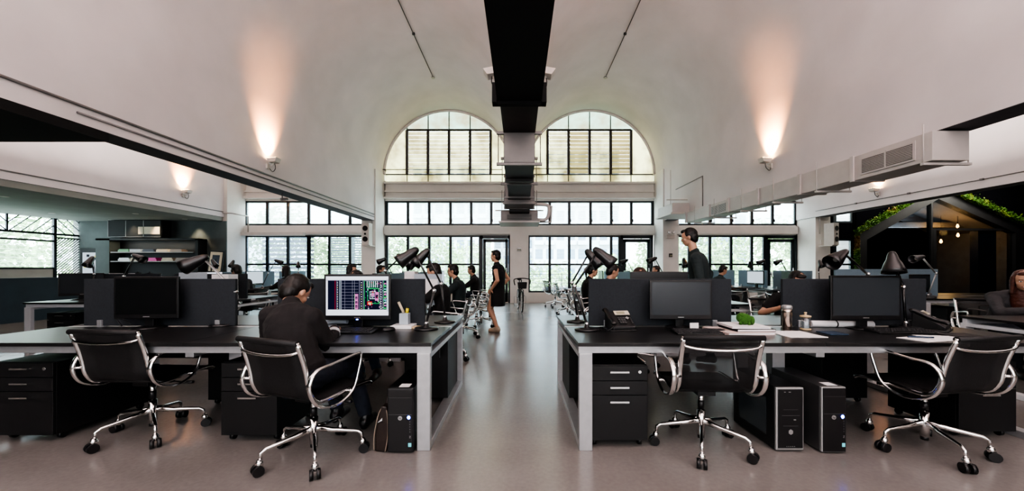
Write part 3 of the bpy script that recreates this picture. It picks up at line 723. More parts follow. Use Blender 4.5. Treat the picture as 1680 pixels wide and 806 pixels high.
# CAD picture
def cad(t,w,h,z0):
    rnd=random.Random(3); mb=MB(); y=-.0142
    mats=['s_navy','s_white','s_green','s_mag','s_red','s_gray','s_yel','s_cyan','s_pale']
    def q(x0,x1,a,b,m,dy=0): mb.add([(-w/2+x0*w,y-dy,z0+a*h),(-w/2+x1*w,y-dy,z0+a*h),(-w/2+x1*w,y-dy,z0+b*h),(-w/2+x0*w,y-dy,z0+b*h)],[(0,1,2,3)],m)
    q(0,1,0,1,0); q(0,1,.90,1,1,.0002); q(0,1,0,.15,1,.0002); q(0,.03,0,1,1,.0002); q(.97,1,.1,.93,8,.0002); q(0,1,.895,.91,5,.0003)
    q(.144,.150,.15,.9,4,.0003)
    def v(x,m,a=.15,b=.9,t=.004): q(x,x+t,a,b,m,.0004)
    def hl(z,m,a,b,t=.006): q(a,b,z,z+t,m,.0004)
    for x in (.17,.185,.235,.247): v(x,5)
    for x in (.215,.235): v(x,8,t=.006)
    for k in range(9):
        hl(.2+.078*k,5,.25,.52)
    for x in (.30,.42,.455): v(x,5)
    for k in range(12): q(.178,.19,.17+.06*k,.185+.06*k,1 if k%3 else 6,.0005); q(.562,.575,.17+.06*k,.19+.06*k,1 if k%2 else 6,.0005); q(.875,.89,.17+.06*k,.19+.06*k,1,.0005)
    for x in (.53,.545,.585,.60,.86,.87,.90,.915): v(x,5)
    q(.46,.515,.16,.55,3,.0004)
    for a in (.2,.3,.42): q(.47,.505,a,a+.06,0,.0006); q(.475,.5,a+.015,a+.03,3,.0008)
    v(.455,2,.15,.55,.006); v(.61,2,.15,.9,.008); hl(.9-.02,5,.62,.85)
    for k in range(6): q(.655+.033*k,.668+.033*k,.72,.88,8,.0005)
    for k in range(6): v(.65+.033*k,2,.70,.88,.003)
    hl(.68,2,.66,.85,.02); hl(.30,2,.66,.85,.012); v(.665,2,.3,.68,.008); v(.84,2,.3,.68,.008)
    q(.70,.80,.42,.62,8,.0005); q(.708,.792,.44,.60,0,.0006); q(.72,.78,.47,.58,5,.0007); q(.73,.77,.50,.56,3,.0008); q(.74,.765,.58,.61,4,.0009)
    q(.785,.845,.38,.60,3,.0006); q(.797,.835,.44,.53,0,.0007); q(.66,.74,.26,.36,4,.0008); q(.675,.725,.285,.335,6,.0009)
    for _ in range(70):
        x=rnd.uniform(.62,.96); z=rnd.uniform(.16,.86); s=rnd.uniform(.006,.02); q(x,min(x+s,.968),z,z+rnd.uniform(.008,.03),rnd.choice([1,2,2,3,3,7,8,4]),.001)
    for k in range(10): q(.93,.965,.17+.07*k,.20+.07*k,[2,3,1,7][k%4],.0011)
    v(.925,2,.15,.9,.005)
    o=mb.build('screen_image',mats,t); return o
cad(mo2,.52,.325,.855-.74)

def keyboard(label,x,y,w=.44,rz=0,z=.74):
    t=thing('keyboard',label,'keyboard',(x,y,z),rz)
    MB().prism([(-.075,0),(.075,0),(.075,.026),(-.075,.012)],-w/2,w/2,'x').build('case','black_plastic',t,.003)
    mb=MB()
    for r in range(5):
        yy=-.058+.026*r; zz=.0135+.0024*r
        for c in range(int(w/.021)-1):
            if r==0 and 4<c<11: continue
            xx=-w/2+.014+.021*c; mb.box(xx,xx+.017,yy,yy+.02,zz,zz+.006)
    mb.build('keys','key',t)
    return t
keyboard('black keyboard under the lit drawing monitor',-1.35,2.95,.42)
keyboard('black keyboard behind the see-through mesh chair',1.42,2.90,.42,R(-2))
keyboard('black keyboard in front of the wide monitor and papers',3.02,2.93,.46,R(-4))
def mouse(label,x,y,rz=0,z=.74):
    t=thing('computer_mouse',label,'mouse',(x,y,z),rz)
    MB().lathe([(.028,0),(.031,.008),(.026,.022),(.008,.032)],n=16).build('body','black_plastic',t).scale=(1,1.8,1)
    MB().box(-.003,.003,.02,.04,.025,.031).build('wheel','silver_plastic',t)
mouse('black mouse right of the keyboard, beside the pen holder',-1.06,3.02,R(-50)); mouse('black mouse right of the keyboard near the white books',1.72,2.99,0)
def phone(label,x,y,rz):
    t=thing('desk_phone',label,'telephone',(x,y,.74),rz)
    def P(y,z): return (y,z)
    MB().prism([(-.10,.01),(.09,.01),(.09,.13),(.06,.14),(-.10,.035)],-.09,.105,'x').build('body','black_plastic',t,.006)
    MB().prism([(-.12,0),(.08,0),(.08,.012),(-.12,.012)],-.12,.10,'x').build('foot','black_plastic',t,.004)
    mb=MB(); mb.T=Matrix.Translation((.015,.055,.142))@Matrix.Rotation(R(33),4,'X')
    mb.box(-.045,.085,-.052,.0,.001,.008); p=mb.build('display_panel','phone_face',t,.002)
    mb=MB(); mb.T=Matrix.Translation((.015,.055,.142))@Matrix.Rotation(R(33),4,'X')
    mb.box(-.025,.045,-.042,-.015,.008,.010); mb.build('display','lcd',t)
    mb=MB(); mb.T=Matrix.Translation((.015,.055,.142))@Matrix.Rotation(R(33),4,'X')
    for r in range(4):
        for c in range(3): mb.box(-.035+.022*c,-.019+.022*c,-.155+.02*r,-.142+.02*r,.001,.006)
    mb.build('keypad','case_gray',t)
    mb=MB(); mb.T=Matrix.Translation((.015,.055,.142))@Matrix.Rotation(R(33),4,'X')
    for r in range(4): mb.box(.068,.078,-.155+.02*r,-.145+.02*r,.001,.005)
    mb.build('function_keys','case_gray',t)
    mb=MB(); mb.T=Matrix.Translation((.015,.055,.142))@Matrix.Rotation(R(33),4,'X')@Matrix.Translation((.047,-.09,0))@Matrix.Rotation(R(45),4,'Z'); mb.box(-.012,.012,-.012,.012,.002,.006); mb.build('navigation_key','silver_plastic',t)
    MB().loft(spline([(-.085,-.115,.06),(-.085,-.10,.075),(-.085,-.03,.095),(-.085,.06,.145),(-.085,.085,.155),(-.085,.10,.15)],4),[.024]*4+[.022,.019,.018,.018,.018,.018,.018,.018,.018,.019,.022]+[.024]*6,.017,(1,0,0),10).build('handset','black_plastic',t)
    MB().tube(spline([(-.085,-.12,.05),(-.15,-.12,.01),(-.18,0,.008),(-.12,.09,.008)],6),.004,6).build('cord','black_plastic',t)
phone('black desk phone with a cream display panel beside the aisle-side lamps',.83,3.10,R(8))
phone('black desk phone right of the cone lamp on the near right bench',3.42,3.10,R(35))

# lamps: joints given in room coordinates
def lamp(label,base,elbow,head,aim,zb=.74,fat=.075,L=.21,arm='lamp_black',group='articulated desk lamps',thick=.010,shade='lamp_black'):
    t=thing('desk_lamp',label,'lamp',(base[0],base[1],zb),0,group)
    o=Vector((base[0],base[1],zb)); e=Vector(elbow)-o; h=Vector(head)-o; a=(Vector(aim)-Vector(head)).normalized()
    MB().lathe([(.10,0),(.10,.012),(.09,.017),(.025,.02),(.016,.05)],n=28).build('base','lamp_black',t)
    p0=Vector((0,0,.05))
    MB().tube([p0,e],thick,8).build('lower_arm',arm,t)
    MB().tube([e,h],thick*.85,8).tube([e+Vector((0,.02,.0)),h+Vector((0,.02,0))],thick*.4,6).build('upper_arm',arm,t)
    for q_,r_ in ((e,.018),(h,.016),(p0,.017)): MB().ell(q_,r_,r_*1.2,r_).build('joint','chrome_far',t)
    c=h-a*.01
    s=MB().lathe([(.010,-.035),(.022,-.028),(.032,-.005),(.040,.03),(fat*.66,L*.45),(fat*.84,L*.75),(fat*.92,L),(fat*.92-.004,L),(fat*.75,L*.75),(.035,L*.3)],c+a*.0,a,24).build('lamp_shade',shade,t)
    MB().ell(c+a*(L*.62),.026,.026,.03).build('bulb','speaker_white',s)
    return t
lamp('silver-armed desk lamp bending over the switched-off near left monitor',(-2.63,3.30),(-2.50,3.28,1.04),(-2.79,3.28,1.335),(-3.06,3.22,1.19),arm='silver_plastic',thick=.008,fat=.074,L=.18)
lamp('black desk lamp nearer the camera of the pair beside the aisle, left bench',(-.775,3.10),(-.715,3.12,1.06),(-.865,3.05,1.385),(-1.05,3.0,1.24),fat=.064,L=.165)
lamp('black desk lamp farther from the camera of the pair beside the aisle, left bench',(-.70,3.5),(-.735,3.5,1.10),(-.88,3.5,1.395),(-1.02,3.5,1.25),fat=.064,L=.165)
lamp('black desk lamp in front of the other by the aisle, near right bench',(.555,3.06),(.455,3.06,1.10),(.645,3.06,1.385),(.78,3.02,1.265),fat=.064,L=.175)
lamp('black desk lamp half hidden behind its twin by the aisle, near right bench',(.55,3.53),(.50,3.53,1.11),(.66,3.53,1.39),(.77,3.50,1.26),fat=.068,L=.175)
lamp('black desk lamp leaning left over the screen behind the wide monitor',(3.55,3.7),(3.45,3.68,1.19),(3.10,3.55,1.395),(2.90,3.5,1.27),fat=.085,L=.20)
lamp('black cone lamp on a straight upright stem beside the wide monitor',(3.26,3.14),(3.22,3.12,1.09),(3.11,3.1,1.345),(3.09,3.05,1.05),fat=.088,L=.15)
lamp('black desk lamp beyond the near left screen, seen against the windows',(-1.25,3.75),(-1.35,3.75,1.22),(-1.20,3.75,1.36),(-1.0,3.74,1.24),fat=.07,L=.17)

# towers
def tower(label,x,y,w,h,d,style,rz=0):
    t=thing('computer_tower',label,'computer',(x,y,0),rz,'computer towers under the near benches')
    cs={'hp':'case_black','cm':'case_black','hpg':'case_gray'}[style]
    MB().box(-w/2,w/2,.02,d,.01,h).build('case',cs,t,.004)
    if style=='cm':
        MB().box(-w/2-.002,-w/2,.1,d-.08,.08,h-.1).build('side_window','tile_glass',t)
        pr=lambda s: [(-w/2+s,.012+s),(w/2-s,.012+s),(w/2-s,h-s),(-w/2+s,h-s)]
        MB().prism(pr(0),-.0,.02,'y').build('bezel','silver_plastic',t,.008)
        MB().box(-w/2+.012,w/2-.012,-.006,0,.03,h-.012).build('front_panel','case_black',t,.006)
        mb=MB().box(-.06,.06,-.008,-.006,h*.57,h*.575).box(-.05,.05,-.008,-.006,h*.41,h*.415).box(-.05,.05,-.008,-.006,h*.66,h*.663); mb.build('drive_bay_line','case_gray',t)
        mb=MB(); mb.prism([(.016*math.cos(math.pi*q/3+math.pi/6),h*.32+.018*math.sin(math.pi*q/3+math.pi/6)) for q in range(6)],-.009,-.006,'y'); mb.build('emblem','silver_plastic',t)
        mb=MB().box(.02,.035,-.009,-.006,h*.5,h*.515).box(-.045,-.035,-.009,-.006,h*.93,h*.937).box(-.015,0,-.009,-.006,h*.93,h*.937)
        for q in range(5): mb.box(-.03+.013*q,-.024+.013*q,-.009,-.006,h*.095,h*.10)
        mb.build('port','silver_plastic',t)
    else:
        MB().box(-w/2,w/2,.0,.02,.01,h).build('bezel','silver_plastic' if style=='hpg' else 'case_black',t,.006)
        MB().box(-w/2+.008,w/2-.006,-.005,0,.016,h-.008).build('front_panel','black_plastic',t,.002)
        MB().box(-w/2+.01,w/2-.01,-.007,-.005,h*.60,h*.605).box(-w/2+.01,w/2-.01,-.007,-.005,h*.86,h*.862).build('drive_bay_line','case_gray',t)
        MB().cyl((0 if style=='hp' else -.005,-.008,h*.55),(0 if style=='hp' else -.005,-.005,h*.55),.014,n=20).build('emblem','silver_plastic',t)
        textmesh('hp',.018,'logo_text','case_black',t,Matrix.Translation((0 if style=='hp' else -.005,-.0085,h*.55))@Matrix.Rotation(R(90),4,'X'))
        MB().ell((w*.33,-.006,h*.56),.010,.004,.012).build('power_button','e_blue',t)
        textmesh('Z',.02,'model_text','silver_plastic',t,Matrix.Translation((w*.38,-.0055,h*.26))@Matrix.Rotation(R(90),4,'X'))
        mb=MB(); 
        for q in range(5): mb.box(w*.36,w*.39,-.007,-.005,h*.33+.017*q,h*.35+.017*q)
        mb.build('port','case_gray',t)
        MB().box(w*.31,w*.43,-.0065,-.005,.05,.075).build('badge','s_cyan',t)
        MB().box(-.02,.05,.03,.1,h,h+.001).build('sticker','paper',t)
    return t
tower('black computer tower with blue power light, brown bag leaning against it',-.80,2.50,.175,.44,.46,'hp')
tower('computer tower with silver-rimmed front and hexagon emblem, near right bench',1.835,2.52,.19,.44,.50,'cm')
tower('grey computer tower with a blue power light, near right bench',2.115,2.50,.165,.45,.50,'hpg')
# briefcase
t=thing('briefcase','dark brown leather briefcase leaning on the black computer tower','bag',(-.945,2.52,0),0)
mb=MB(); mb.T=Matrix.Rotation(R(5),4,'Y')
mb.prism([(-.035,0),(.04,0),(.045,.12),(.03,.26),(.012,.30),(-.012,.30),(-.03,.25),(-.045,.12)],0,.38,'y'); mb.build('body','leather_brown',t,.012)
mb=MB(); mb.T=Matrix.Rotation(R(5),4,'Y'); mb.prism([(-.03,.20),(.034,.20),(.02,.315),(-.018,.315)],-.008,.2,'y').build('flap','leather_brown',t,.008)
mb=MB(); mb.T=Matrix.Rotation(R(5),4,'Y'); mb.tube(spline([(-.04,-.003,.01),(-.048,-.003,.12),(-.03,-.003,.26),(0,-.003,.31),(.028,-.003,.26),(.044,-.003,.12),(.036,-.003,.01)],5),.004,6).build('piping','leather_tan',t)
mb=MB(); mb.T=Matrix.Rotation(R(5),4,'Y'); mb.tube(spline([(0,.06,.30),(0,.08,.36),(0,.2,.37),(0,.3,.36),(0,.32,.30)],5),.010,8).build('handle','leather_brown',t)
mb=MB(); mb.T=Matrix.Rotation(R(5),4,'Y'); mb.prism([(-.034,.20),(.0,.24),(.0,.22)],-.012,.05,'y').build('buckle','chrome_far',t)
# desk items
t=thing('pen_holder','grey mesh pen holder on the near left bench','pen holder',(-.985,3.20,.768))
MB().box(-.038,.038,-.038,.038,0,.095).build('cup','paper_gray',t,.003)
for i,(lab,a,b,r,m) in enumerate((('cream paper knife standing in the pen holder',(-.01,0,.03),(-.055,0,.19),.012,'cream'),('yellow marker standing in the pen holder',(.018,0,.03),(.022,0,.135),.013,'yellow'),('black pen standing in the pen holder',(.005,.02,.03),(.01,.02,.15),.005,'black_plastic'))):
    o=MB().cyl((a[0],a[1],.096),b,r,n=10).build(['paper_knife','marker_pen','ballpoint_pen'][i],m); o.location=(-.985,3.20,.768); tag(o,lab,['knife','marker','pen'][i])
tag(MB().box(-1.08,-.90,3.10,3.29,.74,.766).build('notebook','paper',None,.003),'pale notebook under the grey pen holder','notebook')
tag(MB().lathe([(.05,0),(.05,.012),(.045,.015)],(-.87,3.15,.74),n=20).build('coaster','cork'),'round cream coaster beside the pen holder','coaster')
tag(MB().box(-1.80,-1.58,3.06,3.22,.74,.765).build('document_pile','paper_gray',None,.003),'grey pile of papers beside the drawing monitor','papers')
tag(MB().cyl((-1.72,3.16,.80),(-1.46,3.16,.80),.024,n=16).build('paper_roll','paper_gray'),'grey rolled paper lying below the drawing monitor','paper roll')
tag(MB().box(-2.74,-2.68,3.38,3.385,.74,.79).build('name_card','paper'),'small white card by the foot of the silver-armed lamp','card')
tag(MB().box(1.40,1.47,3.05,3.053,.742,.80).build('name_card','paper'),'small white card below the grey-screened monitor','card')
# books + topiary on right bench
def book(label,x0,x1,y0,y1,z0,z1,cov,page='paper',rz=0):
    t=thing('book',label,'book',((x0+x1)/2,(y0+y1)/2,z0),rz,'books stacked under the green topiary')
    w=(x1-x0)/2; d=(y1-y0)/2; h=z1-z0
    MB().box(-w,w,-d,d,0,.003).box(-w,w,-d,d,h-.003,h).box(-w,-w+.003,-d,d,0,h).build('cover',cov,t)
    MB().box(-w+.003,w-.004,-d+.003,d-.003,.003,h-.003).build('pages',page,t)
    return t
book('large pale pink book at the bottom of the stack under the topiary',1.54,1.93,2.80,3.12,.74,.762,'pink_cover',rz=R(8))
book('white black-spined book in the middle of the stack under the topiary',1.66,1.96,2.84,3.10,.762,.782,'matt_black',rz=R(2))
book('white book right below the green topiary',1.65,1.94,2.86,3.12,.782,.797,'paper',rz=R(-3))
tag(MB().box(1.98,2.26,2.72,3.0,.7405,.744).build('paper_sheet','paper'),'white sheets beside the book stack, near right bench','paper')
t=thing('topiary','small green moss animal figure on the stack of books','ornament',(1.80,2.97,.797),R(-20))
MB().ell((0,0,.045),.05,.033,.045).ell((-.035,0,.055),.026,.03,.034).ell((.05,.005,.035),.022,.028,.036).ell((-.02,0,.075),.03,.03,.02).ell((-.03,-.012,.012),.013,.013,.016).ell((.03,-.012,.012),.013,.013,.016).build('body','topiary',t)
t=thing('tumbler','brushed steel travel tumbler on the near right bench','tumbler',(2.21,3.07,.74))
MB().lathe([(.030,0),(.033,.004),(.037,.15),(.037,.175)],n=24).build('body','steel',t); MB().lathe([(.038,.172),(.039,.195),(.03,.205),(.01,.206)],n=24).build('lid','silver_plastic',t)
t=thing('storage_jar','small glass jar with knobbed lid beside the tumbler','jar',(2.37,3.08,.74))
MB().lathe([(.034,.008),(.036,.02),(.036,.105),(.030,.108)],n=20).build('glass','glass_jar',t); MB().lathe([(.038,.0),(.039,.008),(.03,.012)],n=20).build('cork_base','cork',t)
MB().lathe([(.04,.104),(.04,.116),(.01,.122),(.006,.13),(.012,.138),(.008,.145)],n=20).build('lid','cork',t)
MB().box(-.02,.0,-.015,.015,.012,.07).box(.004,.022,-.01,.018,.012,.085).build('contents','paper_gray',t)
t=thing('paper_roll','white rolled drawing tied with a band below the wide monitor','paper roll',(2.52,3.22,.768),R(0))
MB().tube([(0,0,0),(.5,-.04,0)],.028,20).build('roll','paper',t); MB().tube([(.20,-.016,0),(.21,-.0168,0)],.0295,20).build('band','matt_black',t)
MB().tube([(-.001,0,0),(.0,0,0)],.018,16).build('inner_turn','pink_cover',t)
tag(MB().box(2.36,2.50,2.82,2.96,.7405,.749).build('notebook','jeans_blue',None,.002),'dark blue notebook left of the keyboard with papers','notebook')
for i,(x,y,rz) in enumerate(((2.90,2.66,.25),(3.07,2.69,-.2))):
    o=MB().box(-.13,.13,-.09,.09,0,.003).build('paper_sheet','paper'); o.location=(x,y,.7405+.0035*i); o.rotation_euler=(0,0,rz); tag(o,['white sheet with a pen on it, front edge of the near right bench','white sheet overlapping the one with the pen'][i],'paper')
tag(MB().cyl((2.82,2.70,.752),(2.97,2.665,.752),.0055,n=8).build('ballpoint_pen','jeans_blue'),'dark pen lying on the white papers','pen')
tag(MB().box(3.18,3.42,2.72,2.86,.7405,.752).build('notebook','matt_black',None,.002),'black notebook behind the backrest of the far right near chair','notebook')
# cables under the drawing monitor
tag(MB().tube(spline([(-3.42,3.2,.75),(-3.46,3.18,.83),(-3.38,3.19,.80),(-3.33,3.2,.76)],6),.006,6).tube(spline([(-3.0,3.33,.747),(-2.8,3.37,.747),(-2.66,3.35,.76)],6),.005,6).build('cable','black_plastic'),'black cable behind the switched-off near left monitor','cable')
# ------------------------------------------------------------------ people
def bake(mb, name, mats, parent, voxel=.009, smooth=4, seed=None, disp=0):
    me=mb.mesh(name); o=bpy.data.objects.new('tmp',me); TS.collection.objects.link(o)
    r=o.modifiers.new('r','REMESH'); r.mode='VOXEL'; r.voxel_size=voxel; r.use_smooth_shade=True
    if smooth:
        s=o.modifiers.new('s','SMOOTH'); s.factor=.5; s.iterations=smooth
    dg=tmp_dg(); m2=bpy.data.meshes.new_from_object(o.evaluated_get(dg)); bpy.data.objects.remove(o)
    m2.name=name
    if disp:
        cs_=[v.co.copy() for v in m2.vertices]; ns_=[Vector(v.vector) for v in m2.vertex_normals]; fl=[]
        for c_,n_ in zip(cs_,ns_): fl.extend(c_+n_*(disp*(noise.noise(c_*38)+.6*noise.noise(c_*90))))
        m2.vertices.foreach_set('co',fl); m2.update()
    m2.materials.clear(); m2.materials.append(M[mats])
    m2.polygons.foreach_set('use_smooth',[True]*len(m2.polygons)); m2.polygons.foreach_set('material_index',[0]*len(m2.polygons))
    q=bpy.data.objects.new(name,m2); COL.objects.link(q)
    if parent: par(q,parent)
    return q
def ik(a,b,l1,l2,pole):
    a=Vector(a); b=Vector(b); d=b-a; L=min(d.length,(l1+l2)*.995); d.normalize(); b=a+d*L
    x=(l1*l1-l2*l2+L*L)/(2*L); h=math.sqrt(max(0,l1*l1-x*x)); p=Vector(pole); p=p-d*p.dot(d); p.normalize()
    return a+d*x+p*h, b
def hand(mb, w, d, nrm, side, s=1.0, curl=25):
    """w wrist, d pointing direction, nrm back-of-hand normal, side=+1 thumb toward d x nrm"""
    d=Vector(d).normalized(); nrm=Vector(nrm); nrm=(nrm-d*nrm.dot(d)).normalized(); sd=d.cross(nrm)*side
    pc=w+d*.05*s
    Q=Matrix((sd,d,nrm)).transposed()
    mb.ell(pc,.040*s,.052*s,.016*s,Q); mb.cap(w-d*.02,w+d*.03,.024*s,.026*s)
    for i,(off,ln) in enumerate(((.030,.072),(.010,.080),(-.010,.074),(-.029,.058))):
        p=w+d*(.085-.006*abs(i-1))*s+sd*off*s; dd=d; r=.0088*s
        for k,f in enumerate((.45,.30,.25)):
            dd=Quaternion(sd*side,R(-curl*(1 if k else .5)))@dd if False else (dd*math.cos(R(curl*(.5+.4*k)))-nrm*math.sin(R(curl*(.5+.4*k)))).normalized()
            q=p+dd*ln*f*s; mb.cap(p,q,r,r*.92); p=q; r*=.92
    p=w+d*.025*s+sd*.03*s; t1=p+(d*.6+sd*.75-nrm*.25).normalized()*.04*s; t2=t1+(d*.95+sd*.2-nrm*.3).normalized()*.032*s
    mb.cap(p,t1,.013*s,.011*s); mb.cap(t1,t2,.0105*s,.0088*s)
def person(label, loc, rz, hip=(0,0,.56), neck=(0,.08,1.05), head=(0,.12,1.24), face=(0,0), shrot=0,
           lh=(-.2,.45,.76), rh=(.2,.45,.76), lf=None, rf=None, shirt='cloth_black', sleeve='long', legs='jeans', hairm='hair', hairstyle='short',
           voxel=.010, shoes='shoe_black', scale=1, dress=False, standing=False, lpole=None, rpole=None, group=None, extra=None, glasses=False, smile=False, hs=1.0):
    t=thing('person',label,'person',loc,rz,group); t.scale=(scale,)*3
    V=Vector; hip=V(hip); neck=V(neck); head=V(head)
    ax=(neck-hip).normalized()
    rt=Matrix.Rotation(shrot,3,'Z')@V((1,0,0)); fw=ax.cross(rt)*-1; fw=(rt.cross(ax))*-1
    if fw.y<0: fw=-fw
    def sp(f,fo=0): 
        return hip+(neck-hip)*f+fw*fo
    bow=-.035
    tors=[(sp(-.16),.10,.08),(sp(-.08),.155,.11),(sp(.05,bow*.3),.172,.115),(sp(.25,bow*.8),.150,.105),(sp(.45,bow),.150,.108),(sp(.65,bow),.168,.115),(sp(.80,bow*.8),.175,.108),(sp(.90,bow*.5),.140,.085),(sp(.97,0),.075,.062),(neck+ax*.01,.055,.055)]
    shl=sp(.84,bow*.6)-rt*.175; shr=sp(.84,bow*.6)+rt*.175
    lp=V(lpole) if lpole else (-rt*.6-fw*.5-V((0,0,.6))); rp=V(rpole) if rpole else (rt*.6-fw*.5-V((0,0,.6)))
    lh=V(lh); rh=V(rh)
    le,lw=ik(shl,lh,.29,.26,lp); re,rw=ik(shr,rh,.29,.26,rp)
    hl=hip-rt*.09; hr=hip+rt*.09
    if lf is None: lf=(-.12,.45,.09)
    if rf is None: rf=(.12,.45,.09)
    lk,la=ik(hl,lf,.44,.41,(0,1,.35) if not standing else (0,1,0)); rk,ra=ik(hr,rf,.44,.41,(0,1,.35) if not standing else (0,1,0))
    fy=Matrix.Rotation(face[0],3,'Z')@Matrix.Rotation(face[1],3,'X')   # head axes
    X=fy@V((1,0,0)); Y=fy@V((0,1,0)); Z=fy@V((0,0,1))
    def hp(x,y,z): return head+X*x+Y*y+Z*z
    def torso(mb,g): mb.loft([p for p,_,_ in tors],[a+g for _,a,_ in tors],[b+g for _,_,b in tors],rt,18)
    def shoulders(mb,g): mb.cap(sp(.90,bow*.5)-rt*.05,shl,.052+g,.056+g); mb.cap(sp(.90,bow*.5)+rt*.05,shr,.052+g,.056+g)
    def uarm(mb,g,f=1.):
        for s_,e_ in ((shl,le),(shr,re)): mb.cap(s_,s_+(e_-s_)*f,.052+g,(.052-.012*f)+g)
    def farm(mb,g,f=1.):
        for e_,w_ in ((le,lw),(re,rw)): mb.cap(e_,e_+(w_-e_)*f,.041+g,(.041-.015*f)+g)
    def leg(mb,g,f=1.):
        for h_,k_,a_ in ((hl,lk,la),(hr,rk,ra)): mb.cap(h_,k_,.083+g,.056+g); mb.cap(k_,k_+(a_-k_)*f,.055+g,(.055-.017*f)+g)
    # body
    b=MB(); torso(b,-.006); shoulders(b,-.006); uarm(b,-.004); farm(b,0); leg(b,-.004)
    b.cap(neck-ax*.03,head-Z*.06-Y*.015,.056,.050)
    Q=Matrix((X,Y,Z)).transposed()
    b.ell(hp(0,-.008,.02),.074*hs,.093*hs,.098*hs,Q,20,14); b.ell(hp(0,.025,-.045),.055*hs,.066*hs,.066*hs,Q,18,12); b.ell(hp(0,.055,-.092),.024,.025,.02,Q)
    b.ell(hp(0,.086,-.025),.011,.020,.016,Q); b.cap(hp(0,.078,.01),hp(0,.095,-.022),.008,.010,8); b.ell(hp(0,.078,-.058),.022,.014,.012,Q); b.ell(hp(0,.073,.018),.045,.016,.010,Q)
    for s_ in (-1,1): b.ell(hp(s_*.078*hs,-.005,-.012),.009,.018,.030,Q); b.ell(hp(s_*.04,.055,-.03),.022,.02,.02,Q)
    for w_,e_,sd in ((lw,le,1),(rw,re,-1)):
        d=(w_-e_).normalized(); flat=V((d.x,d.y,-.15 if w_.z>.7 and not standing else d.z)).normalized()
        nz=V((0,0,1)) if not standing else V((sd*-1,0,0.01))
        hand(b,w_,flat,nz,sd if not standing else sd*-1,1.0,22)
    for a_,k_ in ((la,lk),(ra,rk)):
        toe=V((a_.x-hip.x if False else 0,1,0)); b.cap(a_-V((0,.02,.03)),a_+V((0,.15,-.055)),.036,.026)
    body=bake(b,'body','skin',t,voxel)
    # eyes, mouth
    for s_ in (-1,1):
        e=MB().ell(hp(s_*.031,.079*hs,.0),.013,.007,.0065,Q).build('eye','eye_white',t); MB().ell(hp(s_*.031,.0835*hs,.0),.006,.004,.006,Q).build('iris','eye_dark',e)
        MB().cap(hp(s_*.016,.088*hs,.022),hp(s_*.046,.078*hs,.022),.0035,.003,8).build('eyebrow',hairm,t)
    MB().cap(hp(-.02,.088,-.062 if not smile else -.056),hp(0,.0935,-.064),.0045,.0055,8).cap(hp(0,.0935,-.064),hp(.02,.088,-.062 if not smile else -.056),.0055,.0045,8).build('mouth','skin_lip',t)
    if smile: MB().ell(hp(0,.0945,-.0625),.017,.004,.004,Q).build('teeth','eye_white',t)
    # hair
    hb=MB(); tilt=Matrix.Rotation(R(20),3,'X'); QQ=Q@tilt
    hb.ell(hp(0,-.026,.034),.084*hs,.092*hs,.088*hs,QQ,20,14); hb.ell(hp(0,-.052,-.02),.077,.062,.082,Q,16,10)
    for s_ in (-1,1): hb.ell(hp(s_*.070,-.012,.03),.013,.045,.04,Q)
    hb.ell(hp(0,.045,.085),.055,.038,.026,Q)
    if hairstyle in('bob','long'):
        L=.13 if hairstyle=='bob' else .30
        hb.loft([hp(0,-.03,.05),hp(0,-.045,-.02),hp(0,-.05,-.06)-V((0,0,.02)),hp(0,-.06,-.06)-V((0,0,L-.06)),hp(0,-.05,-.06)-V((0,0,L))],[.085,.093,.095,.09,.06],[.07,.065,.06,.05,.03],X,16)
        for s_ in (-1,1): hb.cap(hp(s_*.078,.01,.03),hp(s_*.082,.01,-.05)-V((0,0,L*.35)),.02,.018)
    if hairstyle=='pony':
        hb.cap(hp(0,-.12,.03),hp(0,-.15,-.02),.03,.03); hb.cap(hp(0,-.15,-.02),hp(0,-.13,-.02)-V((0,0,.18)),.03,.012)
    bake(hb,'hair',hairm,t,.007,2,disp=.0035)
    # clothes
    s=MB(); torso(s,.012); shoulders(s,.012)
    if sleeve=='long': uarm(s,.014); farm(s,.013,.93)
    elif sleeve=='short': uarm(s,.018,.62)
    elif sleeve=='none': pass
    s.cap(neck-ax*.05,neck+ax*.012,.075,.064)
    if dress:
        s.loft([hip+V((0,0,.12)),hip+V((0,.0,-.02)),hip+V((0,.0,-.2)),hip+V((0,0,-.36))],[.15,.185,.19,.18],[.12,.14,.145,.14],rt,20)
    elif standing: s.loft([hip+V((0,0,.15)),hip+V((0,0,-.06))],[.175,.18],[.13,.14],rt,20)
    bake(s,'dress' if dress else 'shirt',shirt,t,max(.008,voxel),3,disp=.002)
    if not dress:
        l=MB(); l.loft([hip-ax*.13,hip-ax*.02,hip+ax*.09],[.12,.175,.165],[.10,.128,.118],rt,16); leg(l,.012,.93)
        bake(l,'trousers',legs,t,max(.009,voxel),3,disp=.002)
    for a_ in (la,ra):
        sh=MB(); sh.cap(a_+V((0,-.03,-.035)),a_+V((0,.15,-.055)),.043,.034); sh.cap(a_+V((0,-.035,-.06)),a_+V((0,.16,-.066)),.03,.026); sh.cap(a_+V((0,-.01,.0)),a_+V((0,.03,-.02)),.043,.043)
        so=bake(sh,'shoe',shoes,t,.008,3)
    if extra: extra(t,dict(hp=hp,neck=neck,ax=ax,X=X,Y=Y,Z=Z,Q=Q,lw=lw,rw=rw,re=re,le=le,shl=shl,shr=shr,rt=rt,fw=fw))
    return t
def headphones(t,k):
    hp=k['hp']; mb=MB().tube([hp(.092*math.cos(a),-.01,.015+.11*math.sin(a)) for a in [math.pi*q/10 for q in range(11)]],.008,6)
    for s_ in (-1,1): mb.ell(hp(s_*.092,-.01,-.01),.018,.03,.035,k['Q'])
    mb.build('headphones','black_plastic',t)
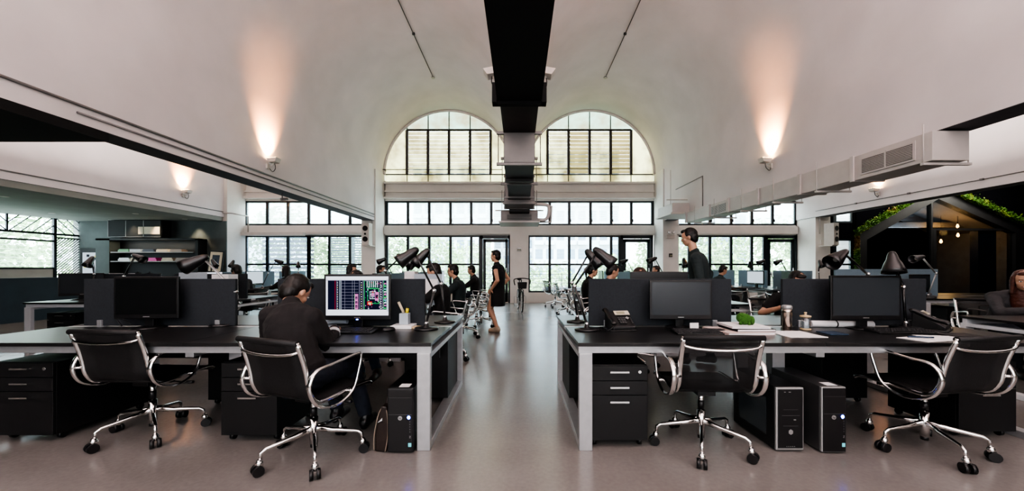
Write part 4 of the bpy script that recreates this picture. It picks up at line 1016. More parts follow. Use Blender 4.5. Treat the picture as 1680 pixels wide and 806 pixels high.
def collar_cuffs(t,k):
    mb=MB(); n=k['neck']; mb.loft([n-k['ax']*.012,n+k['ax']*.018],[.074,.066],[.07,.062],k['rt'],18); mb.build('collar','cloth_char',t)
    d=(k['re']-k['rw']).normalized(); MB().cyl(k['rw']+d*.04,k['rw']+d*.075,.043,.046).build('cuff','cuff_white',t)
def glasses(t,k):
    hp=k['hp']; mb=MB()
    for s_ in (-1,1):
        mb.tube([hp(s_*.031+.021*math.cos(a),.094,.0+.016*math.sin(a)) for a in [2*math.pi*q/12 for q in range(12)]],.0025,6,closed=True); mb.tube([hp(s_*.052,.092,.003),hp(s_*.08,-.01,.003)],.0025,6)
    mb.tube([hp(-.01,.094,0),hp(.01,.094,0)],.0025,6); mb.build('spectacles','matt_black',t)
def red_collar(t,k):
    n=k['neck']; MB().loft([n-k['ax']*.01,n+k['ax']*.02],[.076,.068],[.07,.062],k['rt'],16).build('collar','red_cloth',t)

# seated man, chair turned a little to the right; coordinates local to his hip on the floor
px,py=-1.43,2.43
def L(x,y,z): return (x-px,y-py,z)
person('seated man in a charcoal shirt seen from behind at the drawing screen',(px,py,0),0,hip=(0,0,.56),neck=L(-1.575,2.57,.985),head=L(-1.615,2.70,1.08),
   face=(R(-22),R(-38)),shrot=R(-14),lh=L(-1.66,2.84,.79),rh=L(-1.41,2.84,.79),lf=L(-1.40,2.86,.16),rf=L(-1.17,2.84,.12),shirt='cloth_char',legs='jeans',voxel=.0065,
   rpole=(.45,-.6,-1),lpole=(-.6,-.5,-1),extra=collar_cuffs)

def seat_person(label,x,y,rz,**k):
    lean=k.pop('lean',.1)
    return person(label,(x,y,0),rz,neck=(0,lean,1.03),head=(0,lean+.07,1.20),**k)
seat_person('person in a black shirt with red collar facing left, nearest of three by the aisle',-1.10,5.15,R(90),lean=.02,shirt='cloth_black',sleeve='short',extra=red_collar,face=(0,R(-18)),voxel=.009)
seat_person('person in a dark teal shirt facing left, middle of three by the aisle',-1.12,6.75,R(90),lean=.02,shirt='cloth_teal',sleeve='short',face=(0,R(-8)),extra=glasses)
seat_person('person in a dark maroon top facing left, farthest of three by the aisle',-1.16,9.5,R(90),lean=.0,shirt='cloth_char',face=(0,R(-8)))
seat_person('person with a dark bob seen above the drawing screen partition',-3.45,7.3,R(-90),hairstyle='bob')
seat_person('dark-haired man facing right beyond the near left bench, below a small black lamp',-3.42,8.5,R(-90),lean=.2,shirt='cloth_black')
person('person whose dark hair alone shows above the screen behind the drawing monitor',(-1.95,4.62,0),math.pi,neck=(0,.1,.95),head=(0,.18,1.10),face=(0,R(-25)),legs='jeans_blue',shirt='cloth_black',lf=(-.42,.62,.15),rf=(-.22,.55,.09),shoes='leather_brown')
seat_person('person with headphones and a dark grey shirt in the left bay',-5.66,7.55,R(62),lean=.1,shirt='cloth_gray',extra=headphones,face=(R(10),R(-12)))
seat_person('person with long black hair facing left in the left bay',-5.72,9.2,R(85),lean=.0,hairstyle='long',shirt='cloth_black')
seat_person('person in black with a ponytail behind the aisle-side lamps, right block',1.38,7.3,R(-90),hairstyle='pony',shirt='cloth_black',lean=.0,face=(0,R(-15)))
seat_person('man in black with combed-up hair under the foremost aisle-side lamp, right block',1.36,5.9,R(-85),lean=.06,shirt='cloth_black',face=(0,R(-22)),hairm='hair')
person('person whose brown hair alone shows above the dark grey desk screen',(1.42,4.55,0),math.pi,neck=(0,.1,1.0),head=(0,.17,1.135),face=(0,R(-30)),hairm='hair_brown',hairstyle='bob',legs='cloth_brown',lf=(.40,.55,.09),rf=(.26,.75,.16))
person('person whose black hair alone shows above the screen behind the wide monitor',(3.42,4.72,0),math.pi,neck=(0,.06,.93),head=(0,.14,1.09),face=(0,R(-25)),sleeve='short',legs='jeans',rh=(.30,.3,.78),lf=(-.1,.5,.09),rf=(.1,.5,.09))
seat_person('dark-haired person facing left at the window end of the right block',3.86,10.2,R(90),lean=.05)
seat_person('person in a teal shirt with bare forearms on the desk, right bay',4.98,9.35,R(-90),lean=.08,shirt='cloth_teal',sleeve='short',hairm='hair',face=(0,R(-22)))
person('smiling person with long red-brown hair and a grey cardigan at the right edge',(6.02,4.60,0),R(150),neck=(0,.22,.95),head=(0,.32,1.11),face=(R(-14),R(-12)),hairm='hair_red',hairstyle='long',shirt='cloth_gray',lh=(-.22,.52,.78),rh=(.05,.6,.78),smile=True,voxel=.008)
# standing figures
person('standing man in a dark sweater turned left, behind the dark grey desk screen',(2.32,4.85,0),R(62),hip=(0,0,.93),neck=(0,.03,1.45),head=(0,.10,1.66),face=(R(0),R(-14)),standing=True,shirt='cloth_teal',legs='jeans',
   lh=(-.24,.12,.92),rh=(.26,-.10,.93),lf=(-.1,.14,.09),rf=(.1,-.16,.10),voxel=.008,hs=.98)
person('walking person in a sleeveless dark dress in the middle of the aisle',(-.42,7.25,0),R(75),hip=(0,0,.88),neck=(0,.02,1.34),head=(0,.05,1.51),face=(0,R(-4)),standing=True,dress=True,sleeve='none',
   shirt='cloth_black',lh=(-.21,.06,.86),rh=(.21,.02,.86),lf=(-.045,.0,.09),rf=(.045,.03,.09),shoes='shoe_tan',hairstyle='short',voxel=.008,scale=.985)

# ------------------------------------------------------------------ bicycle (front to camera), leaning at the column
t=thing('bicycle','folding bicycle with drop handlebar and basket parked at the middle column','bicycle',(.07,10.4,0),R(6))
def ring(mb,c,r,th,ax='x'):
    c=Vector(c); mb.tube([c+Vector((0,r*math.cos(a),r*math.sin(a))) for a in [2*math.pi*q/28 for q in range(28)]],th,8,closed=True)
for y in (0,.98):
    mb=MB(); ring(mb,(0,y,.31),.29,.018); w=mb.build('tyre','matt_black',t)
    mb=MB(); ring(mb,(0,y,.31),.265,.009)
    for q in range(14):
        a=2*math.pi*q/14; mb.cyl((0,y,.31),(0,y+.265*math.cos(a),.31+.265*math.sin(a)),.0015,n=4)
    mb.cyl((-.04,y,.31),(.04,y,.31),.02); mb.build('rim','silver_plastic',w)
MB().tube([(-.05,0,.31),(-.05,.05,.62),(0,.07,.68),(.05,.05,.62),(.05,0,.31)],.011).cyl((0,.07,.66),(0,.12,.92),.016).cyl((0,.10,.82),(0,.62,.78),.015).cyl((0,.09,.72),(0,.52,.30),.016).cyl((0,.52,.30),(0,.64,.86),.014).cyl((0,.53,.3),(0,.98,.31),.012).cyl((0,.63,.78),(0,.98,.31),.009).build('frame','matt_black',t)
MB().tube(spline([(-.20,-.08,.78),(-.225,-.12,.86),(-.22,-.06,.93),(-.12,.08,.955),(0,.11,.96),(.12,.08,.955),(.22,-.06,.93),(.225,-.12,.86),(.20,-.08,.78)],4),.014,8).build('handlebar','matt_black',t)
MB().ell((0,.68,.92),.07,.13,.035).cyl((0,.645,.84),(0,.66,.9),.012).build('saddle','matt_black',t)
MB().prism([(-.11,.68),(.11,.68),(.13,.86),(-.13,.86)],-.17,-.02,'y').build('basket','matt_black',t,.01)
MB().box(-.17,-.09,-.02,.5,.18,.22).tube([(-.17,.5,.1),(-.17,.5,.42),(-.06,.5,.42)],.008).tube([(.17,.5,.1),(.17,.5,.42),(.06,.5,.42)],.008).box(.09,.17,.44,.54,.18,.2).build('carrier','silver_plastic',t)
mb=MB(); mb.cyl((-.03,.53,.29),(-.045,.53,.29),.09,n=24).cyl((0,.53,.29),(-.1,.53,.14),.009).cyl((0,.53,.29),(.1,.53,.44),.009).box(-.15,-.08,.5,.56,.125,.145).box(.08,.15,.5,.56,.435,.455); mb.build('crank','silver_plastic',t)

# ------------------------------------------------------------------ benches further back
bench('long bench of desks left of the aisle behind the near left bench',0,6.3,4,-.72,.72,(-2.30,4.95,0),R(90),None,'alu_white')
bench('long bench of desks right of the aisle behind the near right bench',0,6.3,4,-.72,.72,(2.60,5.25,0),R(90),None,'alu_white')
bench('desk bench with metal end frame beside the navy low wall, left bay',0,2.9,2,0,1.45,(-7.35,5.5,0),0,None,'alu_white')
bench('long bench of desks by the shuttered windows, left bay',0,4.6,3,-.72,.72,(-6.95,7.6,0),R(90),None,'alu_white')
bench('long bench of desks near the glazed door in the right bay',0,4.4,3,-.72,.72,(6.35,7.95,0),R(90),None,'alu_white')
bench('black-topped desk bench at the right edge, smiling person behind it',0,3.3,2,0,1.45,(4.72,2.55,0),0,None,'alu_white')
bench('white-framed desk bench in front of the green-roofed pavilion',0,3.2,2,0,1.45,(6.72,6.15,0),0,None,'alu_white')
def vpart(label,x,ya,yb,m='part_blue',z1=1.155,g=None): partition(label,ya,yb,0,(x,0,0),R(90),m,.745,z1,g)
ordn=['first','second','third','last']
for i in range(4):
    a=4.95+1.575*i+.12; vpart('blue-grey desk screen, %s from the camera on the bench left of the aisle'%ordn[i],-2.30,a,a+1.3,g='screens on the left middle bench')
    a=5.25+1.575*i+.12; vpart('blue-grey desk screen, %s from the camera on the bench right of the aisle'%ordn[i],2.60,a,a+1.3,g='screens on the right middle bench')
for i in range(3):
    a=7.6+1.53*i+.12; vpart('blue-grey desk screen, %s from the camera by the shuttered windows'%ordn[i],-6.95,a,a+1.28,g='screens in the left bay')
    a=7.95+1.46*i+.12; vpart('blue-grey desk screen, %s from the camera near the glazed door'%ordn[i],6.35,a,a+1.22,z1=1.19,g='screens in the right bay')
partition('blue-grey desk screen with a black lamp before it, beside the navy low wall',.15,1.35,.72,(-7.35,5.5,0),0,'part_fabric')
partition('blue-grey desk screen partly hidden by the near left bench, left bay',1.60,2.80,.72,(-7.35,5.5,0),0,'part_fabric')
partition('pale blue desk screen behind the grey lamp, in front of the pavilion',-.9,1.0,.72,(6.72,6.15,0),0,'part_blue',z1=1.23)
# far monitors
def fm(label,x,y,rz,scr='s_pale',g='monitors on the middle benches',w=.5): monitor(label,x,y,w,.29,.87,rz,scr,group=g)
for i,(x,y,s,lab) in enumerate(((-1.98,5.3,'screen_off','opposite the person with the red collar'),(-1.98,6.9,'screen_off','opposite the person in dark teal by the aisle'),(-1.98,9.5,'s_pale','opposite the person in maroon by the aisle'))): fm('black monitor '+lab,x,y,R(90),s)
for x,y,s,lab in ((-2.62,7.3,'s_pale','before the person with the bob'),(-2.62,8.6,'s_pale','before the man left of the small lamp')): fm('lit monitor '+lab,x,y,R(-90),s)
for x,y,s,lab in ((2.28,5.9,'s_pale','before the man with combed-up hair'),(2.28,7.3,'s_pale','before the person with the ponytail'),(2.28,10.4,'screen_off','before the empty chairs by the windows, right of the aisle')): fm('monitor '+lab,x,y,R(-90),s)
fm('monitor before the person facing left at the right block window end',2.95,10.2,R(90),'s_pale')
fm('lit white monitor facing the person with headphones',-6.45,7.75,R(78),'s_white',g='monitors in the left bay'); fm('lit monitor facing the person with long black hair',-6.55,9.2,R(85),'s_pale',g='monitors in the left bay')
fm('lit monitor before the person in teal, right bay',6.0,9.45,R(-80),'s_pale',g='monitors in the right bay'); fm('dark monitor before the empty chairs in the right bay',6.05,8.3,R(-90),'screen_off',g='monitors in the right bay')
monitor('dark monitor in front of the pale blue screen by the pavilion',7.05,6.55,.32,.26,.86,0,'screen_off',group='monitors in the right bay')
monitor('dark monitor turned sideways beside the navy low wall',-7.0,5.95,.45,.30,.85,R(60),'screen_off',group='monitors in the left bay')
monitor('tall blue-grey monitor back showing above the dark grey desk screen',1.42,3.78,.55,.33,.865,math.pi,'screen_off',group='monitors of the opposite desks')
monitor('black monitor back hidden mostly by the drawing monitor screen',-1.6,3.80,.5,.30,.80,math.pi,'s_pale',group='monitors of the opposite desks')
monitor('monitor of the opposite desk, lamp leaning over it, near right bench',3.1,3.80,.5,.30,.80,math.pi,'s_pale',group='monitors of the opposite desks')
# documents showing over the left partition
t=thing('document_holder','white sheets hung with black clips above the near left desk screen','papers',(-6.60,6.35,0))
mbx=MB().box(-.40,.12,-.01,.0,.80,1.16).box(.14,.50,-.02,-.01,.80,1.15,1); mbx.build('sheet',['paper','paper_gray'],t)
for x in (-.1,.1,.3): MB().box(x-.03,x+.03,-.03,.01,1.14,1.17).tube([(x-.02,-.01,1.17),(x,-.01,1.19),(x+.02,-.01,1.17)],.004,6).build('clip','matt_black',t)
for i,(x,w,m,l) in enumerate(((-6.02,.20,'cream','cream'),(-5.80,.10,'matt_black','black'),(-5.68,.12,'red_cloth','dark red'),(-5.54,.14,'paper_gray','grey'))):
    tag(MB().box(x,x+w,6.35,6.6,.74,1.10-.01*i).build('file_box',m,None,.003),l+' file box showing over the near left desk screen','file box','file boxes in the left bay')
tag(MB().box(-4.76,-4.50,5.75,5.95,.741,1.15).build('file_box','paper',None,.003),'white file box right of the pale grey board, left bay','file box')
tag(MB().box(-5.22,-4.80,5.7,5.72,.741,1.18).build('drawing_board','paper_gray'),'pale grey board standing behind the silver-armed lamp shade','board')
tag(MB().box(-1.42,-1.05,4.62+.4,5.04,.75,1.17).box(-1.36,-1.1,5.0,5.02,.9,1.10,1).build('drawing_board',['paper_gray','paper']),'grey board behind the black lamps left of the aisle','board')
tag(MB().box(-1.70,-1.55,5.5,5.7,.74,1.20).build('file_box','paper',None,.003),'white file box behind the black lamps left of the aisle','file box')
# chairs
cf=ch0
C=lambda x,y,rz,l,g=None,src=chn: dup(src,(x,y,0),R(rz),l,g or 'chairs at the middle benches')
C(-1.0,5.1,90,'mesh chair under the person with the red collar'); C(-1.02,6.7,90,'mesh chair under the person in dark teal by the aisle'); C(-1.0,9.5,82,'mesh chair under the person in maroon by the aisle')
C(-.82,8.0,75,'empty mesh chair between the seated people left of the aisle')
C(-3.62,7.3,-90,'mesh chair under the person with the bob'); C(-3.6,8.5,-90,'mesh chair under the man left of the small lamp')
C(-1.95,4.75,180,'mesh chair on the far side of the drawing desk'); C(1.42,4.70,180,'mesh chair on the far side of the dark grey desk screen'); C(3.42,4.84,180,'mesh chair on the far side of the wide monitor desk')
C(1.24,7.3,-90,'mesh chair under the person with the ponytail'); C(1.22,5.9,-85,'mesh chair under the man with combed-up hair')
C(1.28,9.9,-105,'empty chrome chair by the aisle, nearer of two toward the window'); C(1.15,11.9,-70,'empty chrome chair by the aisle, closest to the window')
C(3.98,10.2,90,'mesh chair under the person at the right block window end')
C(-5.5,7.5,65,'mesh chair under the person with headphones'); C(-5.58,9.2,85,'mesh chair under the person with long black hair')
C(4.84,9.35,-90,'mesh chair under the person in teal, right bay'); C(4.98,8.05,-75,'empty grey mesh chair in the right bay, nearer of two','chairs in the right bay'); C(5.1,7.0,-100,'empty grey mesh chair closest to the camera in the right bay','chairs in the right bay')
C(6.55,5.1,8,'empty chair with its back to the camera before the pale blue screen','chairs in the right bay'); C(6.06,4.74,150,'mesh chair under the smiling person')
# small lamps
def flamp(x,y,rz,label,kind=0,g='small black desk lamps further back'):
    src=LAMPS[kind]; return dup(src,(x,y,.74),R(rz),label,g)
l0=lamp('black desk lamp left of the clipped sheets, arm rising from the left bay bench',(-6.35,5.85),(-6.22,5.85,1.12),(-6.05,5.85,1.44),(-5.75,5.85,1.30),fat=.07,L=.17,group='small black desk lamps further back')
l1=lamp('small black upright lamp in front of the wall poster, left bay',(-6.9,6.0),(-6.9,6.03,1.15),(-6.9,6.0,1.40),(-6.9,5.85,1.15),fat=.07,L=.15,group='small black desk lamps further back')
LAMPS=[l0,l1]
flamp(-6.6,8.0,90,'small black lamp by the picture frame, left bay',1); flamp(-6.85,8.9,0,'small black lamp above the headphone wearer',1); flamp(-6.5,9.4,20,'small black lamp left of the person with long hair',0); flamp(-6.3,10.6,30,'small black lamp right of the person with long hair',1)
flamp(-2.6,8.0,180,'small black lamp above the man left of the near pair of lamps',0)
flamp(2.9,9.0,180,'small black lamp leaning left against the glazed door, right block',0); flamp(3.0,7.4,180,'black lamp leaning left above the brown hair, right block',0); flamp(3.1,7.0,0,'black upright lamp in front of the right column',1)
flamp(6.7,9.7,170,'small black lamp above the forearms of the person in teal',0); flamp(6.45,10.4,150,'small black lamp before the glazed door, left one',1); flamp(7.05,9.6,180,'small black lamp before the glazed door, right one',0); flamp(6.95,8.6,0,'black upright lamp under the right loudspeaker',1)
lamp('grey desk lamp standing before the pale blue screen by the pavilion',(6.98,6.35),(7.12,6.35,1.16),(6.88,6.35,1.44),(6.62,6.33,1.38),fat=.075,L=.2,arm='silver_plastic',shade='case_gray',group='small black desk lamps further back')
# drawer units under far benches
for i,(x,y,rz,l) in enumerate(((-6.9,5.6,0,'pedestal under the bench beside the navy low wall'),(-5.9,5.6,0,'pedestal under the left bay bench, half hidden by the near left desk'),(-1.75,5.6,90,'pedestal behind the red-collar person'),(7.4,6.25,0,'pedestal under the white-framed bench by the pavilion'),(8.6,6.25,0,'second pedestal under the white-framed bench by the pavilion'),(5.2,2.75,0,'pedestal under the desk bench at the right edge'))):
    pedestal('black '+l,x,y,.42,.55,R(rz),group='pedestals under the farther benches')
keyboard('pale-lit keyboard before the person in teal',5.75,9.4,.42,R(-90)); 
t=thing('waste_bin','white plastic waste bin between the chairs in the right bay','bin',(5.25,8.6,0))
MB().lathe([(.11,0),(.14,.32),(.135,.32),(.105,.01)],n=20).build('bucket','speaker_white',t)

# ------------------------------------------------------------------ left niche: shelves, cupboards, poster, frame
t=thing('wall_shelf','black built-in shelf unit with two lit shelves on the left back wall','shelf',(-12.15,12.5,0))
x0,x1=-1.70,1.65; mb=MB().box(x0,x1,-.02,0,.5,2.22).box(x0,x0+.45,-.35,-.02,.5,2.22,1).box(x0,x1,-.35,-.02,2.16,2.22).box(x1-.1,x1,-.35,-.02,.5,2.22).box(x0,x1,-.35,-.02,.45,.5); mb.build('case',['matt_black','niche_wall'],t)
for z in (1.48,1.78): MB().box(x0+.5,x1-.15,-.36,-.03,z-.03,z).build('shelf_board','gray_duct',t)
bk=[('green',-1.0,1.78,'green_book'),('white',-.65,1.78,'paper_gray'),('dark blue',-.2,1.78,'slate_blue'),('cream',.25,1.78,'cream'),('brown',.7,1.78,'leather_tan'),('pink-topped white',-1.0,1.48,'paper'),('green and white',-.60,1.48,'cream'),('magenta',-.12,1.48,'magenta'),('beige',.42,1.48,'cream'),('tan',.88,1.48,'leather_tan')]
for n_,dx,z,m in bk:
    w=.38; tag(MB().box(-12.15+dx,-12.15+dx+w,12.18,12.42,z+.001,z+.07).box(-12.15+dx+.03,-12.15+dx+w-.03,12.18,12.40,z+.07,z+.11 if z<1.7 else z+.09).build('book_pile',m),'%s flat pile on the %s lit shelf of the black wall unit'%(n_,'upper' if z>1.7 else 'lower'),'papers','piles on the lit shelves')
t=thing('wall_cabinet','row of three dark glass-fronted cupboards above the black shelf unit','cabinet',(-12.6,12.5,2.26))
MB().box(-.85,.9,-.33,0,0,.55).build('case','matt_black',t)
for i in range(3):
    d=MB().box(-.85+.58*i+.01,-.85+.58*(i+1)-.01,-.35,-.33,.01,.54).build('door','cone_black',t); MB().box(-.85+.58*i+.0,-.85+.58*i+.02,-.355,-.34,.0,.55).box(-.85+.58*i,-.85+.58*(i+1),-.355,-.34,0,.015).build('door_trim','gray_duct',d)
for i,(x,l) in enumerate(((-12.52,'second'),(-11.95,'third'))): pass
tag(MB().box(-12.45,-11.75,12.145,12.149,2.36,2.60).build('plan_roll_stack','cream'),'pale stack of plans seen in the dark wall cupboard','plans')
t=thing('wall_poster','framed pale blue and yellow poster on the left back wall','poster',(-14.3,12.49,1.25))
MB().box(-.42,.38,-.03,0,-.2,.66).build('frame','matt_black',t); MB().box(-.33,.31,-.034,-.03,-.2,.52).build('print','s_pale',t)
mb=MB(); rr=random.Random(5)
for k in range(10): a=rr.uniform(-.3,.2); b=rr.uniform(-.1,.4); mb.box(a,a+rr.uniform(.05,.1),-.037,-.034,b,b+rr.uniform(.03,.09),k%3)
mb.build('print_pattern',['slate_blue','s_yel','paper_gray'],t)
t=thing('picture_frame','white-mounted picture of a dark tower in a black frame, leaning in the niche','picture',(-10.0,12.2,1.1),0)
mb=MB(); mb.T=Matrix.Rotation(R(-6),4,'X')@Matrix.Rotation(R(3),4,'Y'); mb.box(-.24,.24,-.02,.01,0,.72); mb.build('frame','matt_black',t)
mb=MB(); mb.T=Matrix.Rotation(R(-6),4,'X')@Matrix.Rotation(R(3),4,'Y'); mb.box(-.20,.20,-.024,-.02,.04,.68); mb.build('mount','cream',t)
mb=MB(); mb.T=Matrix.Rotation(R(-6),4,'X')@Matrix.Rotation(R(3),4,'Y'); mb.box(-.12,.12,-.028,-.024,.13,.58).box(-.03,.03,-.031,-.028,.13,.45,1); mb.build('image',['slate_blue','matt_black'],t)
tag(MB().box(-10.40,-9.70,12.05,12.49,0,1.09).build('side_cabinet','matt_black',None,.004),'black low cabinet under the leaning picture frame','cabinet')

# ------------------------------------------------------------------ pavilion
t=thing('pavilion','dark house-shaped glazed pavilion with a planted roof in the right bay','pavilion',(0,0,0))
PY=13.30; ex0,ex1=PGX0,PGX1; ez0,ez1=PGZ0,PGZ1; ax_,az=PGA,PGZA
def ring_(inset,y0,y1,m,name,th):
    o=[(ex0,0),(ex0,ez0),(ax_,az),(ex1,ez1),(ex1,0)]; i=[(ex1-th,0),(ex1-th,ez1-th*.55),(ax_,az-th*1.12),(ex0+th,ez0-th*.55),(ex0+th,0)]
    mb=MB()
    oo=o; ii=i[::-1]
    for k in range(4):
        q=[oo[k],oo[k+1],ii[k+1],ii[k]]; mb.prism(q,y0,y1,'y')
    return mb.build(name,m,t)
ring_(0,PY,PY+.25,'roof_brown','front_frame',.34)
ring_(0,PY+.25,16.2,'room_gray','shell',.12)
MB().prism([(ex0,0),(ex0,ez0),(ax_,az),(ex1,ez1),(ex1,0)],16.1,16.2,'y').build('rear_wall','black_room',t)
MB().box(ex0,ex1,PY+.26,16.2,-.1,0).build('pavilion_floor','case_gray',t)
MB().prism([(ex0+.33,0),(ex0+.33,2.3),(ax_,3.75),(ex1-.33,2.5),(ex1-.33,0)],PY+.1,PY+.106,'y').build('glazing','glass_room',t)
MB().box(14.79,14.85,PY+.05,PY+.2,0,3.7).box(14.85,17.8,PY+.05,PY+.18,2.60,2.67).box(14.86,14.98,PY+.05,PY+.2,0,2.6).build('mullion','roof_brown',t)
MB().box(16.6,17.25,PY+.15,PY+.4,0,2.6).box(16.78,16.84,PY+.13,PY+.15,0,2.6).box(17.02,17.06,PY+.13,PY+.15,0,2.6).build('door_panel','slate_blue',t)
MB().box(ex0+.35,ex0+.6,PY+.4,PY+2,.9,2.0).build('inner_panel','wood_brown',t)
MB().box(ex0+.3,ex1-.3,14.6,14.8,2.85,3.05).box(ex0+.9,ex1-1.0,15.2,15.3,3.2,3.35).build('inner_beam','room_gray',t)
for i,(x,y,z,l) in enumerate(((16.5,14.0,2.85,'highest'),(16.4,13.9,2.50,'middle'),(15.65,13.8,2.26,'lowest'))):
    b=thing('pendant_bulb',l+' of three glowing amber filament bulbs inside the pavilion','pendant lamp',(x,y,z),0,'filament bulbs inside the pavilion')
    MB().lathe([(.006,-.09),(.036,-.06),(.042,-.025),(.022,.036),(.017,.06)],n=14).build('bulb','e_bulb',b)
    MB().cyl((0,0,.06),(0,0,.12),.02).cyl((0,0,.12),(0,0,3.2-z),.004,n=5).build('cord','matt_black',b)
# planting
def planting(name,segs,n,label=None,parent=None,seed=1):
    rr=random.Random(seed); mb=MB()
    for (a,b,wy,th) in segs:
        a=Vector(a); b=Vector(b); L_=(b-a).length; d=(b-a).normalized(); nn=Vector((-d.z,0,d.x))
        if nn.z<-.01 or (abs(nn.z)<.05 and nn.x>0): nn=-nn
        for k in range(int(n*L_)):
            c=a+d*rr.uniform(0,L_)+Vector((0,rr.uniform(0,wy),0))+nn*abs(rr.gauss(0,th*.55))
            q=Quaternion((rr.gauss(0,1),rr.gauss(0,1),rr.gauss(0,1)),rr.uniform(0,6.28)); s=rr.uniform(.02,.055)
            P=[q@Vector(v)*s+c for v in ((-1,0,0),(-.2,-.45,.1),(1.1,0,.25),(-.2,.45,.1))]
            cl=noise.noise(c*2.2); mb.add(P,[(0,1,2,3)],0 if cl<.08 else (1 if cl<.42 else 2))
    return mb.build(name,['leaf_a','leaf_b','leaf_c'],parent)
planting('roof_planting',[((ex0-.02,PY-.10,0.9),(ex0-.02,PY-.10,ez0),.12,.07),((ex0-.05,PY-.16,ez0+.02),(ax_-.6,PY-.16,az-.28),.2,.12),((15.25,PY-.18,az-.09),(ex1,PY-.18,ez1+.03),.2,.14)],2600,parent=t)

# ------------------------------------------------------------------ outside
struct('terrace', MB().box(-14,14,13.56,19,-.25,-.05),'terrace')
t=thing('terrace_railing','dark terrace railing with horizontal bars outside the centre windows','railing',(0,17.5,0))
mb=MB(); 
for z in (.35,.55,.75,.95): mb.box(-12,12,-.015,.015,z-.012,z+.012)
for x in range(-12,13,2): mb.box(x-.02,x+.02,-.02,.02,-.05,1.0)
mb.build('rail','rust_rail',t)
tag(MB().box(1,11,15.5,16.2,-.05,.42).build('planter','slate_blue'),'dark blue-grey planter box along the terrace right of the aisle','planter')
t=thing('shutter_screen','blue-grey slatted screen outside the far left window','shutter',(-7.0,15.6,0))
mb=MB()
for k in range(26): mb.box(-.95,1.05,-.03,.03,.05+.1*k,.12+.1*k)
mb.build('slats','shutter',t); MB().box(-1,-.92,-.05,.05,-.05,2.75).box(.0,.08,-.05,.05,-.05,2.75).box(1.0,1.08,-.05,.05,-.05,2.75).build('post','shutter',t)
t=thing('shutter_screen','dark slatted screen standing outside the left end of the far left window','shutter',(-9.2,15.2,-.15)); mb=MB()
for k in range(16): mb.box(-1.3,.8,-.02,.02,.1+.18*k,.2+.18*k)
mb.build('slats','slate_blue',t)
struct('ground', MB().box(-120,120,19.2,140,-14,-12),'land')
rr=random.Random(11)
def treeproto(s):
    r=random.Random(s); mb=MB()
    for k in range(5200):
        a=r.uniform(0,6.283); u=r.uniform(-1,1); rad=(1-u*u)**.5; q=1+.22*noise.noise(Vector((math.cos(a)*rad*2,math.sin(a)*rad*2,u*2+s)))*2; q*=r.uniform(.72,1.02)
        c=Vector((math.cos(a)*rad*q,math.sin(a)*rad*q,u*q)); qq=Quaternion((r.gauss(0,1),r.gauss(0,1),r.gauss(0,1)),r.uniform(0,6.28)); z=r.uniform(.03,.06)
        mb.add([qq@Vector(v)*z+c for v in ((-1,0,0),(0,-.5,0),(1,0,0),(0,.5,0))],[(0,1,2,3)])
    return mb
t0=None
trees=[(-19,30,1.0,5),(-12,31,.5,4.6),(-7.6,29,.2,3.8),(-26,16,.3,4.0),(-25,10.5,.2,3.8),(-26,22,.6,4.0),(-14,23,-2.2,3.4),(-3.8,34,.3,3.2),(2.8,32,-2.4,4.0),(7.6,31,-1.6,3.8),(12.6,29,.6,4.2),(17.5,26,.6,4.0),(26,28,1.4,4),(6.5,25,-2.5,3.6),(0,30,-3,4)]
pos=['far left beyond the column','behind the far left windows','right of the far left window trees','beyond the lattice window, middle','beyond the lattice window, nearest','beyond the lattice window, farthest','low in front of the far left trees','seen at the left edge of the centre windows','low by the middle column','left of the right bay door','behind the glazed door in the right bay','right of the glazed door','behind the narrow window by the pavilion','low between the towers and the right column','low beyond the glazed centre door']
for (x,y,z,r_),p_ in zip(trees,pos):
    if t0 is None:
        t0=thing('tree','x','tree',(x,y,z)); treeproto(3).build('crown','tree_leaf',t0); MB().cyl((0,0,-3.2),(0,0,.3),.09,.05,8).build('trunk','bark',t0); o=t0
    else: o=dup(t0)
    o.location=(x,y,z); o.scale=(r_,r_,r_*.95); o.rotation_euler=(0,0,rr.uniform(0,6)); o['label']='leafy pale green tree outside, '+p_; o['group']='trees outside the windows'
def block(label,x,y,w,d,z0,z1,nx,nz):
    t=thing('apartment_tower',label,'building',(x,y,0),0,'pale apartment towers outside')
    MB().box(-w/2,w/2,0,d,z0,z1).build('wall','tower',t)
    cw=w/nx; chh=(z1-z0)/nz
    wn=MB().box(-cw*.34,cw*.34,-.1,0,-chh*.26,chh*.26).build('tower_window','tower_glass',t); bl=MB().box(-cw*.42,cw*.42,-.9,0,0,chh*.2).build('balcony','tower',t)
    first=True
    for i in range(nx):
        for j in range(nz):
            b=z0+chh*j
            if b+chh<-6: continue
            x_=-w/2+cw*(i+.5)
            if first: a,c=wn,bl; first=False
            else:
                a=wn.copy(); COL.objects.link(a); par(a,t); c=None
                if i%3!=2: c=bl.copy(); COL.objects.link(c); par(c,t)
            a.location=(x_,0,b+chh*.55); 
            if c: c.location=(x_,0,b+.1)
block('pale balconied apartment tower seen left of the glazed centre door',-14,75,15,10,-14,22,7,10)
block('pale apartment tower seen through the glazed centre door',-1.2,90,10,10,-14,24,5,10)
block('pale apartment tower seen through the windows right of the middle column',12,78,18,10,-14,26,8,10)
block('pale low apartment block outside the right bay windows',36,70,14,10,-14,12,5,7)

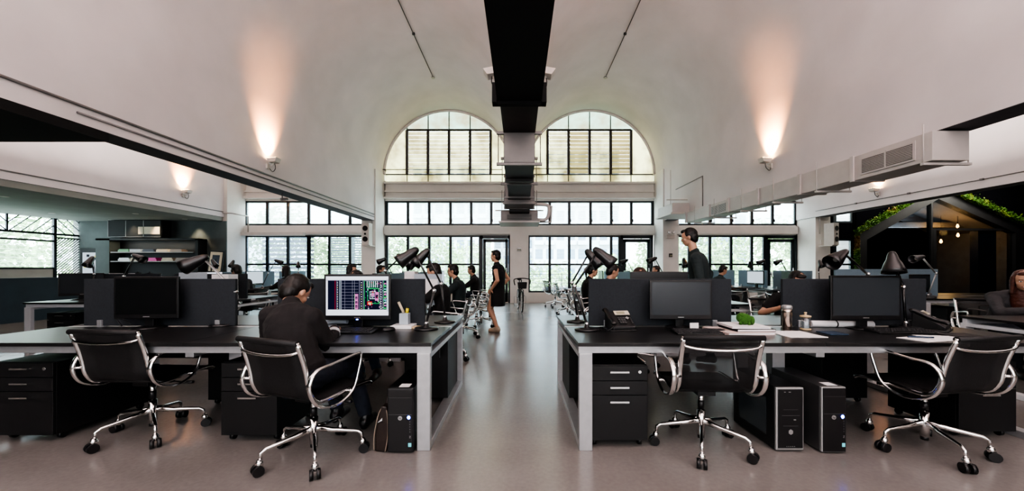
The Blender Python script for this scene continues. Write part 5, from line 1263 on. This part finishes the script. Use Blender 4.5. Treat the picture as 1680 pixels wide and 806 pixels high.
# ------------------------------------------------------------------ camera, lights
cam=bpy.data.cameras.new('camera'); co=bpy.data.objects.new('camera',cam); COL.objects.link(co)
cam.sensor_width=36; cam.lens=F/1680*36; cam.shift_x=-12/1680; cam.shift_y=37/1680
co.location=(0,0,H); co.rotation_euler=(R(90),0,0); cam.clip_end=400; cam.clip_start=.05
SC.camera=co
w=bpy.data.worlds.new('w'); SC.world=w; w.use_nodes=True; nt=w.node_tree; N=nt.nodes.new
bg=nt.nodes['Background']; bg.inputs[0].default_value=(.86,.94,1,1); bg.inputs[1].default_value=WORLD
def area(name,loc,rot,sx,sy,e,col=(1,1,1),portal=False):
    l=bpy.data.lights.new(name,'AREA'); l.shape='RECTANGLE'; l.size=sx; l.size_y=sy; l.energy=e; l.color=col
    if portal: l.cycles.is_portal=True
    o=bpy.data.objects.new(name,l); COL.objects.link(o); o.location=loc; o.rotation_euler=rot; return o
for (a,b) in bays: area('portal',((a+b)/2,YW-.0+.2,2.0),(R(-90),0,0),4.7,3.4,1,portal=True)
for c in (-2.54,2.54): area('portal',(c,YW+.2,5.6),(R(-90),0,0),4.7,2.6,1,portal=True)
area('portal',(-14.9,9,2.0),(0,R(-90),0),1.8,7,1,portal=True)
s=bpy.data.lights.new('sun','SUN'); s.energy=SUN; s.angle=R(3); s.color=(1,.97,.9); so=bpy.data.objects.new('sun',s); COL.objects.link(so); so.rotation_euler=(R(48),0,R(-25))
# added soft fill lamps behind the camera; no windows are built there
area('rear_fill',(0,YB+.3,2.2),(R(78),0,0),9,3.2,REAR,(.95,.97,1))
area('rear_up_fill',(0,-1.0,3.6),(R(180),0,0),8,3,UP,(1,.87,.84))  # added upward fill that brightens the vaults, not a fitting
for sx in (-1,1): area('bay_fill',(sx*7.6,5.5,3.4),(R(180),0,0),3,9,150,(1,.90,.84))  # added fill for the outer vaults, no fixture hangs here
def spot(loc,rot,e,col,size=60,name='spot'):
    l=bpy.data.lights.new(name,'SPOT'); l.energy=e; l.color=col; l.spot_size=R(size); l.spot_blend=.7; l.shadow_soft_size=.05; o=bpy.data.objects.new(name,l); COL.objects.link(o); o.location=loc; o.rotation_euler=rot
for x,y in ((-10.75,12.3),(-11.8,12.0),(-12.6,12.0),(-13.4,12.2),(-11.35,8.2)): spot((x,y,2.80),(0,0,0),26,(1,.8,.55),80)
area('shelf_light',(-12.0,12.2,2.14),(0,0,0),2.4,.1,5,(1,.85,.65))
l=bpy.data.lights.new('bulb_glow','POINT'); l.energy=25; l.color=(1,.5,.18); l.shadow_soft_size=.1; o=bpy.data.objects.new('bulb_glow',l); COL.objects.link(o); o.location=(16.2,14.2,2.6)
area('pavilion_light',(14.6,15.0,2.75),(R(180),0,0),2.5,1.5,25,(.9,.95,1))
area('planting_fill',(14.6,12.1,4.2),(R(38),0,0),5.5,.2,80,(1,.97,.85))  # added lamp to brighten the pavilion's leaves, no real fitting
cs=SC.cycles; cs.max_bounces=7; cs.diffuse_bounces=4; cs.glossy_bounces=4; cs.transmission_bounces=4; cs.transparent_max_bounces=12; cs.sample_clamp_indirect=6; cs.caustics_reflective=False; cs.caustics_refractive=False
SC.view_settings.view_transform='AgX'; SC.view_settings.look=LOOK; SC.view_settings.exposure=EXPO

bpy.data.scenes.remove(TS)
